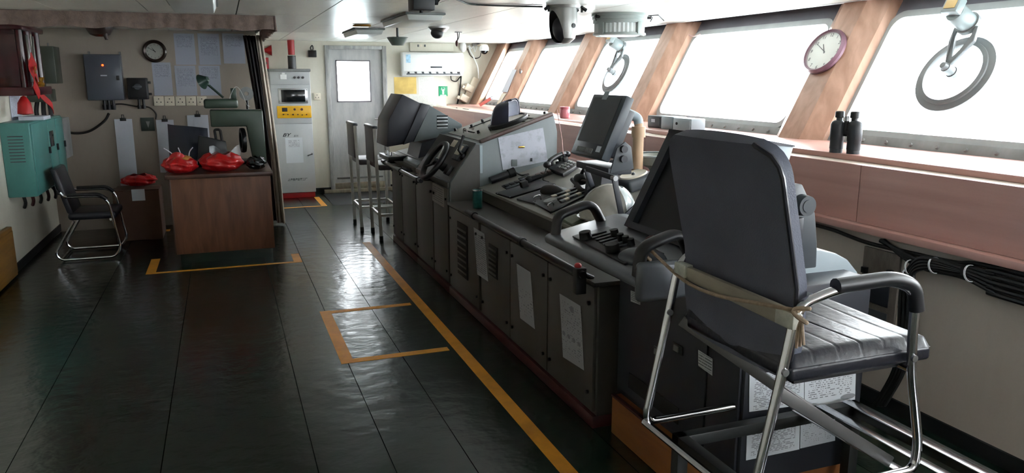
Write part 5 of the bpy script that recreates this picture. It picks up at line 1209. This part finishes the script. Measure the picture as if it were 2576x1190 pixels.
# round-dial box and other dark gear at the back of the desk
pts = [(1572, 478), (1580, 462), (1640, 442), (1640, 462)]
c = dt(1600, 468); t = thing('dial_box', 'dark grey box with pale round dial on the desk behind the helmet', 'instrument', c)
part('box', G().obox(c+dn*.035, (.22, .19, .07), RD, .015, 3), M_DGREY, t)
q = c+dn*.07; part('dial', G().lathe([(0, .004), (.07, .004), (.08, .008), (.085, .0), (0, .0)], q, dn, 32), M_CREAM, t); part('pointer', G().cyl(q+dn*.004, q+dn*.016, .012, .008, 12), M_DGREY, t)
c = dt(1505, 470); t = thing('headset', 'tangled black headset and straps on the desk', 'headset', c)
part('ear_cup', G().sph(c+dn*.05, (.06, .05, .05), 18, 12), M_RAD, t)
part('ear_cup', G().sph(c+dn*.04+Vector((-.05, .12, 0)), (.05, .05, .04), 18, 12), M_BLK, t)
part('band', G().tube(spline([c+dn*.07, c+dn*.13+Vector((-.02, .05, 0)), c+dn*.06+Vector((-.05, .12, 0))], 6), .012, 8), M_BLK, t)
part('strap', G().tube(spline([dt(1440, 452, .02), dt(1450, 462, .04), dt(1462, 478, .03), dt(1480, 482, .01)], 6), .016, 8), M_BLK2, t)
part('strap', G().tube(spline([dt(1448, 470, .01), dt(1460, 455, .05), dt(1485, 462, .04), dt(1500, 480, .01)], 6), .012, 8), M_BLK2, t)
c = dt(1560, 447); t = thing('joystick_unit', 'dark control unit with round ball knob behind the bracket', 'control unit', c)
part('body', G().obox(c+dn*.018, (.2, .12, .035), RD, .012), M_BLK, t); part('ball_knob', G().sph(c+dn*.085+Vector((0, .05, 0)), .032, 18, 12), M_RAD, t)
part('stalk', G().cyl(c+dn*.03+Vector((0, .05, 0)), c+dn*.08+Vector((0, .05, 0)), .014, None, 10), M_BLK2, t)
part('cylinder_knob', G().cyl(c+dn*.035+Vector((0, -.07, 0)), c+dn*.10+Vector((.02, -.09, 0)), .035, .032, 18), M_DGREY, t)
# ---- tilted monitor
f = [P(1486, 234, x=2.10), P(1568, 240, x=2.10), P(1521, 402, x=1.95), P(1441, 386, x=1.95)]   # TL TR BR BL
mid = sum(f, Vector())/4
f[0].y = f[3].y = (f[0].y+f[3].y)/2; f[1].y = f[2].y = (f[1].y+f[2].y)/2; f[0].z = f[1].z = 1.50; f[2].z = f[3].z = 1.15; f[0].x = f[1].x = 2.10; f[2].x = f[3].x = 1.95
fu = (f[1]-f[0]).normalized(); fv = (f[0]-f[3]).normalized(); fn_ = fu.cross(fv).normalized()
if fn_.x > 0: fn_ = -fn_
t = thing('chart_monitor', 'large tilted dark chart monitor with a row of keys on the console', 'monitor', (2.05, mid.y, dt(1540, 430).z))
mb = part('shell', G().prism([p-fn_*.0 for p in f], -fn_*.055, .008), mat('monitor_shell', '#3c4249', .4), t)
def fq(u, v, o=0): return (f[3]*(1-u)+f[2]*u)*(1-v)+(f[0]*(1-u)+f[1]*u)*v+fn_*o
part('screen', G().prism([fq(.1, .22, .002), fq(.9, .22, .002), fq(.9, .94, .002), fq(.1, .94, .002)], fn_*.003), mat('monitor_glass', '#33373c', .3, var=.03), mb, 0)
for i in range(14): part('key', G().obox(fq(.2+.035*i, .09, .004), (.009, .03, .008), frameR(fu, fv), .001), M_STEEL, mb)
part('white_label', G().obox(fq(.82, .14, .002), (.05, .035, .002), frameR(fu, fv)), M_PAPER, mb)
part('paper_tab', G().obox(fq(.42, .975, .003), (.06, .05, .004), frameR(fu, fv)), M_LBG, mb)
part('rear_box', G().prism([fq(.12, .1, -.055), fq(.9, .1, -.055), fq(.9, .85, -.055), fq(.12, .85, -.055)], -fn_*.06, .01), M_DGREY, t)
ynr = f[1].y
bz = dt(1575, 425).z
part('side_bracket', G().prism([(2.0, ynr-.015, 1.07), (2.15, ynr-.015, 1.09), (2.13, ynr-.015, 1.215), (2.09, ynr-.015, 1.245), (2.04, ynr-.015, 1.21)], (0, .012, 0), .003), M_DGREY, t)
for z in (1.205, 1.15): part('knob', G().cyl((2.075, ynr-.015, z), (2.075, ynr-.04, z), .02, None, 18), M_RAD, t)
part('cradle', G().box((1.99, ynr-.01, 1.06), (2.14, f[0].y, 1.10), .006), M_RAD, t)
part('base', G().prism([(2.0, ynr+.12, .872), (2.14, ynr+.12, .914), (2.12, ynr+.12, 1.065), (2.02, ynr+.12, 1.065)], (0, .2, 0), .004), M_RAD, t)
# beige pipe with flexible elbow, behind the console
a = P(1606, 335, x=2.48); yb_ = a.y
t = thing('voice_pipe', 'beige upright pipe with grey bent elbow behind the monitor', 'pipe', (2.48, yb_, 0))
part('pipe', G().cyl((2.48, yb_, 0), (2.48, yb_, P(1606, 338, x=2.48).z), .035, None, 20).cyl((2.48, yb_, P(1606, 318, x=2.48).z), (2.48, yb_, P(1606, 345, x=2.48).z), .045, None, 20), mat('beige_pipe', '#b99a7c', .45), t)
part('upper_pipe', G().cyl((2.48, yb_, P(1606, 338, x=2.48).z), (2.48, yb_, P(1606, 310, x=2.48).z), .028, None, 20), mat('beige_pipe', '#b99a7c'), t)
part('elbow', G().tube(spline([(2.48, yb_, P(1606, 312, x=2.48).z), (2.47, yb_+.01, P(1606, 296, x=2.48).z), (2.40, yb_+.03, P(1600, 282, x=2.48).z), (2.30, yb_+.06, P(1592, 265, x=2.48).z)], 8), .03, 16), M_LBG, t)
# bowl on a stand behind the console
c = P(1662, 394, x=2.70); 
t = thing('pelorus_bowl', 'grey round flat bowl on a stand behind the helmet', 'pelorus', (2.6, c.y, 0))
bx = Vector((2.70, c.y, 0)); zr = c.z+.0
part('bowl', G().lathe([(.0, -.11), (.06, -.11), (.08, -.075), (.14, -.05), (.17, -.045), (.178, .0), (.17, .012), (.155, .008), (.15, -.01), (.0, -.015)], bx+Vector((0, 0, zr)), (0, 0, 1), 40), mat('pale_olive_grey', '#8e9089', .4), t)
part('rim', G().lathe([(.158, .008), (.182, .008), (.182, .018), (.158, .018)], bx+Vector((0, 0, zr)), (0, 0, 1), 40), M_LBG, t)
part('stand', G().cyl(bx, bx+Vector((0, 0, zr-.1)), .07, .055, 24), mat('pale_olive_grey', '#8e9089'), t)
part('foot', G().cyl(bx, bx+Vector((0, 0, .03)), .13, .12, 24), M_DGREY, t)
# ================================================================== NEAR RADAR
XD = 1.6; YD0, YD1 = 2.03, 2.93
t = thing('near_radar', 'dark radar cabinet with sloped keyboard and tilted display', 'radar', (1.85, 2.5, 0))
part('cabinet', G().box((XD, YD0, .19), (2.12, YD1, .90), .006), M_RAD, t)
part('plinth', G().box((XD-.035, YD0+.02, 0), (2.1, YD1-.02, .185), .004), wood('orange_ply', '#7d4a26', '#96602f', (4, 1, 8), 2, .5), t, label='orange plywood plinth')
part('plinth_edge', G().box((XD-.04, YD0+.02, .178), (XD-.02, YD1-.02, .19), .002), M_REDD, t)
for k, (y0, y1) in enumerate(((2.24, 2.91), (2.045, 2.23))):
    d = part('cabinet_door', G().box((XD-.012, y0, .22), (XD, y1, .80), .004), M_RAD, t)
    if k == 0:
        for px, py in ((1657, 886), (1706, 877)):
            p = P(px, py, x=XD-.012); part('latch', G().box((XD-.017, p.y-.035, p.z-.018), (XD-.011, p.y+.035, p.z+.018), .003), M_BLK, d); part('latch_pull', G().box((XD-.022, p.y-.012, p.z-.012), (XD-.016, p.y+.02, p.z+.012), .002), M_STEEL, d)
        part('vent_grille', G().box((XD-.016, 2.40, .26), (XD-.011, 2.8, .33), .002), M_BLK2, d)
def dsheet(pts, m, nm, lab):
    q = [P(px, py, x=XD-.0135) for px, py in pts]; part(nm, G().prism(q, (-.001, 0, 0)), m, t, 0, label=lab)
dsheet([(1587, 731), (1611, 739), (1611, 767), (1587, 758)], printed('warning_y', '#b9bbbd', '#2e2f33', 'Y', 7, dens=.42, left=.05, right=.95), 'warning_label', 'small white warning label')
dsheet([(1757, 880), (1793, 903), (1792, 945), (1757, 920)], printed('table_y', '#b9bbbd', '#2e2f33', 'Y', 6, dens=.4, left=.05, right=.95), 'table_label', 'white table label')
# keyboard deck
kn = Vector((-.07, 0, .33)).normalized(); ks = Vector((.33, 0, .07)).normalized(); K0 = Vector((1.275, 0, .935))
YK0, YK1 = 2.2, 3.0
kd = part('keyboard_deck', G().prism([(1.265, YK0, .90), (1.262, YK0, .925), (1.28, YK0, .937), (1.60, YK0, 1.003), (1.66, YK0, 1.0), (1.66, YK0, .86), (1.5, YK0, .85), (1.34, YK0, .865)], (0, YK1-YK0, 0), .008, 3), mat('keyboard_deck_grey', '#62656a', .3, .3), t)
def kt(px, py, off=0): return PN(px, py, K0+kn*off, kn)
RK = frameR((0, -1, 0), ks)
q = [kt(1440, 600), kt(1520, 575), kt(1665, 640), kt(1570, 668)]
part('end_cap', G().box((1.262, YK0-.02, .85), (1.66, YK0+.02, .99), .02, 3), mat('end_cap_metal', '#5f6266', .3, .5), t)
kb = part('key_panel', G().prism([kt(*p)+kn*.001 for p in ((1440, 598), (1530, 574), (1672, 642), (1572, 668))], kn*.008, .003), M_BLK, t)
for px, py, r, h in ((1474, 600, .026, .03), (1542, 632, .028, .03), (1548, 598, .017, .035), (1563, 606, .014, .03), (1576, 612, .014, .03), (1589, 618, .014, .028)):
    p = kt(px, py, .008); part('knob', G().cyl(p, p+kn*h, r, r*.92, 20), M_BLK2, kb)
p0, p1, p2, p3 = kt(1478, 598), kt(1520, 586), kt(1595, 622), kt(1545, 636)
for i in range(4):
    for j in range(7):
        u, v = (i+.5)/4, (j+.5)/7; c = (p0*(1-u)+p1*u)*(1-v)+(p3*(1-u)+p2*u)*v+kn*.012
        part('button', G().obox(c, (.016, .022, .006), RK, .002), M_DGREY, kb)
p = kt(1545, 585, .001); part('button_bar', G().obox(p+kn*.006, (.05, .02, .012), RK, .003), M_DGREY, kd)
p = kt(1615, 650, .006); part('palm_rest', G().sph(p, (.11, .06, .035), 24, 12, frameR((.25, -.97, .05), ks)), M_DGREY, kd)
p = kt(1645, 640, .0); part('red_button', G().sph(p+kn*.05, (.03, .018, .022), 16, 10), M_REDD, kd)
for yy, x0, x1, hh in ((2.965, 1.30, 1.52, .095), (2.235, 1.29, 1.50, .11)):
    z0 = .937+(x0-1.275)*.2; z1 = .937+(x1-1.275)*.2
    pth = fillet([(x0, yy, z0-.01), (x0+.01, yy, z0+hh*.8), (x0+.07, yy, z0+hh), (x1-.05, yy, z1+hh*.85), (x1, yy, z1-.01)], .05)
    g = G(); m_ = len(pth); rings = []
    for i, p in enumerate(pth):
        d = (pth[min(i+1, m_-1)]-pth[max(i-1, 0)]).normalized(); n_ = Vector((-d.z, 0, d.x))
        w_ = .032; h_ = .019
        rings.append([g.bm.verts.new(p+Vector((0, math.cos(k*math.pi/6)*w_, 0))+n_*math.sin(k*math.pi/6)*h_) for k in range(12)])
    for A, B in zip(rings[:-1], rings[1:]):
        for k in range(12): g.bm.faces.new((A[k], A[(k+1) % 12], B[(k+1) % 12], B[k]))
    g.bm.faces.new(rings[0]); g.bm.faces.new(rings[-1][::-1])
    hd = part('grab_handle', g, M_BLK, kd, 50)
# display housing
YS0, YS1 = 2.16, 2.76
A_, B_ = Vector((1.545, 0, .985)), Vector((1.745, 0, 1.375))
dv = (B_-A_).normalized(); dnn = Vector((-dv.z, 0, dv.x))
def at_y(p, y): return Vector((p.x, y, p.z))
sh = part('display_shell', G().prism([at_y(A_, YS0), at_y(B_, YS0), at_y(B_+Vector((.10, 0, -.012)), YS0), at_y(B_+Vector((.07, 0, -.11)), YS0), at_y(Vector((1.78, 0, 1.0)), YS0)], (0, YS1-YS0, 0), .005), M_LBG, t)
def dq(u, v, o=0): return at_y(A_*(1-v)+B_*v, YS1+(YS0-YS1)*u)+dnn*o
g = G(); o = [dq(0, 0), dq(1, 0), dq(1, 1), dq(0, 1)]; i_ = [dq(.085, .06), dq(.92, .06), dq(.92, .94), dq(.085, .94)]
part('bezel', g.ring(o, i_, dnn*.03), M_RAD, sh)
part('screen', G().prism([dq(.08, .05, .002), dq(.93, .05, .002), dq(.93, .95, .002), dq(.08, .95, .002)], dnn*.004), mat('radar_screen', '#121318', .5, var=.05), sh, 0)
part('top_cover', G().prism([at_y(B_+dnn*.03, YS0-.004), at_y(B_+Vector((.1, 0, -.008)), YS0-.004), at_y(B_+Vector((.1, 0, -.014)), YS0-.004), at_y(B_+dnn*.03-dv*.012, YS0-.004)], (0, YS1-YS0+.008, 0)), M_RAD, sh)
# tilt bracket with knob on the near side
br = part('tilt_bracket', G().prism([(1.80, 2.12, 1.24), (1.86, 2.12, 1.235), (1.925, 2.12, 1.13), (1.945, 2.12, 1.02), (1.95, 2.12, .93), (1.82, 2.12, .93), (1.79, 2.12, 1.1)], (0, .035, 0), .006), M_DGREY, t)
c = P(2015, 515, y=2.12); part('knob', G().cyl((c.x, 2.12, c.z), (c.x, 2.085, c.z), .038, .035, 24).cyl((c.x, 2.085, c.z), (c.x, 2.082, c.z), .022, None, 20), M_DGREY, br)
part('rib', G().box((1.84, 2.105, 1.0), (1.865, 2.122, 1.12), .004), M_RAD, br)
# rounded rear panel
rpts = []
for k in range(13):
    w = math.radians(180-15*k*.85); rpts.append((2.02+.2*math.cos(w), 2.16, .80+.18*math.sin(w)))
rpts = [(1.80, 2.16, .45), (1.80, 2.16, .955), (1.9, 2.16, .985), (2.0, 2.16, .982), (2.07, 2.16, .965), (2.13, 2.16, .935), (2.18, 2.16, .885), (2.205, 2.16, .84), (2.21, 2.16, .78), (2.21, 2.16, .45)]
part('rear_panel', G().prism(rpts, (0, .5, 0), .006), M_LBG, t)
# papers on the end face
def ny_sheet(pts, m, label):
    q = [P(px, py, y=YD0-.003) for px, py in pts]; return solo('radar_form', G().prism(q, (0, -.0015, 0)), m, label, 'paper', 'forms on the radar cabinet end', 0)
ny_sheet([(1885, 943), (2022, 925), (2022, 1018), (1884, 1036)], PR3, 'white printed form on the cabinet end under the seat back')
ny_sheet([(2024, 930), (2153, 910), (2150, 1012), (2023, 1022)], printed('form_box_x', '#cfd2d8', '#44464d', 'X', 20, dens=.5, bottom=.25, pic=[(.85, .18, .14, .07)]), 'white form with table in a plastic sleeve under the chair seat')
ny_sheet([(1880, 1062), (2012, 1040), (2010, 1130), (1876, 1158)], PR3, 'lower printed form seen below the stand frame')
ny_sheet([(2014, 1040), (2100, 1028), (2100, 1108), (2012, 1128)], printed('form_faint_x', '#bfc2c8', '#7b7d84', 'X', 18, dens=.55), 'lower faint form beside the printed form')
# ================================================================== CHAIR ON A STAND
ZT_ = .46
t = thing('chair_stand', 'dark square-tube stand with bright metal slats under the chair', 'stand', (1.68, 1.6, 0))
M_ST = mat('dark_stand_steel', '#2c2e2d', .4, .3)
YT0, YT1 = 1.05, 2.0
part('frame', G().box((1.30, YT1-.04, ZT_-.04), (2.06, YT1, ZT_), .003).box((1.30, YT0, ZT_-.04), (2.06, YT0+.04, ZT_), .003).box((1.30, YT0, ZT_-.04), (1.34, YT1, ZT_), .003).box((2.02, YT0, ZT_-.04), (2.06, YT1, ZT_), .003), M_ST, t)
for x, y in ((1.30, YT1-.04), (2.02, YT1-.04), (1.30, YT0), (2.02, YT0)):
    part('leg', G().box((x, y, 0), (x+.04, y+.04, ZT_-.04), .003), M_ST, t)
part('foot_rail', G().box((1.34, YT1-.035, .12), (2.02, YT1-.005, .15), .003).box((1.34, YT0+.005, .12), (2.02, YT0+.035, .15), .003), M_ST, t)
for x in (1.795, 1.90, 2.015):
    part('slat', G().box((x-.018, YT0-.02, ZT_+.0005), (x+.018, YT1-.005, ZT_+.006), .002), mat('bright_steel_slat', '#d5d7dc', .2, 1, var=.03), t, label='bright metal slat')
YN_, YF_ = 1.515, 2.065
ch = thing('raised_chair', 'black high-backed armchair with chrome frame standing on the steel stand', 'chair', (1.55, 1.79, ZT_))
zb0 = ZT_+.006+.0135
for y in (YN_, YF_):
    pts = [(1.335, y, .99), (1.30, y, .80), (1.255, y, .575), (1.235, y, zb0), (1.81, y, zb0), (1.815, y, .56), (1.755, y, .80), (1.745, y, .93), (1.745, y, 1.02), (1.66, y, 1.062), (1.47, y, 1.058), (1.36, y, 1.03)]
    pts = pts[:]+[pts[0]]
    f_ = fillet(pts[:4], .03)[:-1]+fillet([pts[2], pts[3], pts[4]], .06)[7:][:-1] if False else None
    loop = [Vector(p) for p in pts[:-1]]; out = []; n_ = len(loop)
    for i in range(n_):
        a, b, c = loop[i-1], loop[i], loop[(i+1) % n_]; r = min(.06, (a-b).length*.45, (c-b).length*.45)
        p0, p1 = b+(a-b).normalized()*r, b+(c-b).normalized()*r
        out += [(1-k/5)**2*p0+2*(k/5)*(1-k/5)*b+(k/5)**2*p1 for k in range(6)]
    sf = part('side_frame', G().tube(out, .0135, 12, True), M_CHROME, ch)
    part('arm_pad', G().tube(fillet([(1.46, y, 1.066), (1.655, y, 1.07), (1.735, y, 1.04), (1.752, y, .97)], .05), .021, 12), M_BLK, ch)
    for x, z in ((1.305, .855), (1.745, .835)):
        part('bolt', G().cyl((x, y-.012, z), (x, y-.02, z), .010, None, 12), M_ALU, sf)
part('under_bar', G().tube([(1.235, YN_, zb0), (1.235, YF_, zb0)], .012, 10), M_CHROME, ch)
part('seat_bar', G().tube([(1.75, YN_, .80), (1.75, YF_, .80)], .012, 10), M_CHROME, ch)
# seat with stitched ribs running across
def seat_top(x, y):
    u = (x-1.355)/.49; rib = abs(math.sin(u*math.pi*6)); edge = min((y-1.535)/.03, (2.045-y)/.03, (x-1.355)/.03, (1.845-x)/.03, 1)
    e = math.sqrt(max(0, 1-(1-max(0, edge))**2)); return .845+.036*e-.003*(1-min(1, rib*7))*e+.003*math.sin(x*12+y*9)*e
NX, NY = 98, 30
g = G()
def seatf(u, v):
    return (1.355+.49*u, 1.535+.51*v, seat_top(1.355+.49*u, 1.535+.51*v))
g.grid(seatf, NX, NY); part('seat', g, M_LEA, ch, 60)
part('seat_side', G().box((1.353, 1.533, .805), (1.847, 2.047, .848), .012, 3), M_LEA, ch)
part('seat_base', G().box((1.38, 1.55, .793), (1.80, 2.03, .806)), M_BLK2, ch)
# curved backrest
def bx_(z):
    if z < 1.06: return 1.366-(z-.80)*.04
    return 1.356-(z-1.06)*.24-(max(0, z-1.36))**2*3
def backf(side):
    def fn(u, v):
        z = .80+.632*v; hw = .258
        if z > 1.345: hw = .258-.085*(1-math.sqrt(max(0, 1-((z-1.345)/.0875)**2)))
        if z < .95: hw = .258-.03*((.95-z)/.15)**1.5
        y = 1.80+hw*(2*u-1); c = .012*(1-(2*u-1)**2)
        return (bx_(z)-c+side, y, z)
    return fn
part('backrest', G().grid(backf(.0), 24, 40, -.04), M_FAB, ch, 60)
edge = [backf(-.0)(0, v/24) for v in range(25)]
part('piping', G().tube([Vector(p)+Vector((.0, -.004, 0)) for p in edge], .007, 8), M_LEA, ch)
# braces under the chair
e = Vector((1.765, 1.56, ZT_+.03))
part('brace', bar(P(1713, 806, y=2.04), e+Vector((0, .12, 0)), .034, .014), M_ALU and mat('dull_brace_steel', '#6d6c6b', .4, .7), ch)
part('brace', bar(Vector((1.31, YN_+.02, .79)), e, .034, .014), mat('dull_brace_steel', '#6d6c6b'), ch)
# plank tied on with rope
t = thing('wooden_plank', 'pale taped wooden plank tied across the chair back', 'plank', (1.31, 1.79, .95))
q = [P(1716, 660, x=1.318), P(2008, 782, x=1.318), P(2000, 828, x=1.318), P(1712, 690, x=1.318)]
part('board', G().prism(q, (-.018, 0, 0), .003), wood('pale_worn_wood', '#8d8578', '#a9a08e', (6, 1, 6), 3, .6), t)
for (pa, pb) in (((1712, 656), (1738, 700)), ((1968, 772), (2012, 830))):
    a, b = P(*pa, x=1.316), P(*pb, x=1.316)
    part('tape_wrap', G().box((1.293, b.y, b.z-.0), (1.324, a.y, a.z+.0), .004), mat('clear_tape', '#b9b8ac', .25, var=.15, scale=40), t)
t = thing('rope', 'thin tan rope from the radar handle along the plank to a knot', 'rope', (1.29, 1.6, .9))
M_ROPE = mat('tan_rope', '#9a8672', .8, var=.2, scale=60)
r0 = P(1658, 665, y=2.235); r0 = Vector((1.33, 2.22, 1.02))
part('line', G().tube(spline([r0, P(1720, 705, x=1.288), P(1800, 742, x=1.284), P(1900, 762, x=1.286), P(2010, 782, x=1.290)], 10), .0055, 8), M_ROPE, t)
def knot(c, r, n=40):
    return [c+Vector((math.sin(i*.55)*r*.5, math.cos(i*.8)*r, math.sin(i*.37)*r)) for i in range(n)]
part('knot', G().tube(spline(knot(P(2015, 790, x=1.29), .018, 16), 4), .0055, 8), M_ROPE, t)
part('knot', G().tube(spline(knot(Vector((1.32, 2.235, 1.01)), .02, 16), 4), .0055, 8), M_ROPE, t)
k = P(2018, 800, x=1.288)
for i in range(3): part('tail', G().tube(spline([k, k+Vector((-.003, -.008+.008*i, -.03)), k+Vector((0, -.012+.012*i, -.065-.008*i))], 4), .004, 6), M_ROPE, t)
# ================================================================== TALL STOOLS
def stool():
    t = thing('tall_stool', 'tall steel stool with grey padded back next to the console handrail', 'stool', (1.56, 7.73, 0), 'tall stools behind the console')
    M_SQ = mat('pale_square_tube', '#b4b2ac', .4, .3); M_PAD = mat('grey_pad', '#4a4649', .55)
    x0, x1, y0, y1 = -.17, .2, -.235, .235; s = .014
    for y in (y0, y1):
        part('leg', G().prism([(x0-s, y-s, .02), (x0+s, y-s, .02), (x0+s, y+s, .02), (x0-s, y+s, .02)], (-.03, 0, 1.09)), M_SQ, t, local=True)
        part('leg', G().box((x1-s, y-s, .02), (x1+s, y+s, .70)), M_SQ, t, local=True)
        for x in (x0, x1): part('foot_cap', G().box((x-s*1.3, y-s*1.3, 0), (x+s*1.3, y+s*1.3, .045), .003), M_BLK, t, local=True)
        part('side_rung', G().box((x0, y-.01, .24), (x1, y+.01, .265)), M_SQ, t, local=True)
    for x in (x0, x1): part('cross_rung', G().box((x-.01, y0, .24), (x+.01, y1, .265)), M_SQ, t, local=True)
    part('seat', G().box((x0+.0, y0-.01, .70), (x1+.03, y1+.01, .755), .015, 3), M_PAD, t, local=True)
    part('backrest', G().box((x0-.045, y0+.016, .77), (x0-.005, y1-.016, 1.125), .015, 3), M_PAD, t, local=True)
    part('top_cap', G().box((x0-.05, y0-.014, 1.105), (x0-.0, y1+.014, 1.135), .01, 2), M_DGREY, t, local=True)
    return t
s1 = stool()
dup(s1, (1.46, 8.28, 0), 'tall steel stool with grey padded back standing farther toward the door')
# dark bin by the console end
t = thing('waste_bin', 'dark round waste bin on the floor behind the stools', 'bin', (1.80, 8.13, 0))
part('bin', G().lathe([(0, .0), (.08, .0), (.1, .26), (.104, .265), (.096, .265), (.078, .01), (0, .01)], (1.80, 8.13, 0), (0, 0, 1), 28), M_BLK2, t)
part('rim', G().lathe([(.097, .26), (.107, .26), (.107, .275), (.097, .275)], (1.80, 8.13, 0), (0, 0, 1), 28), M_BLK, t)
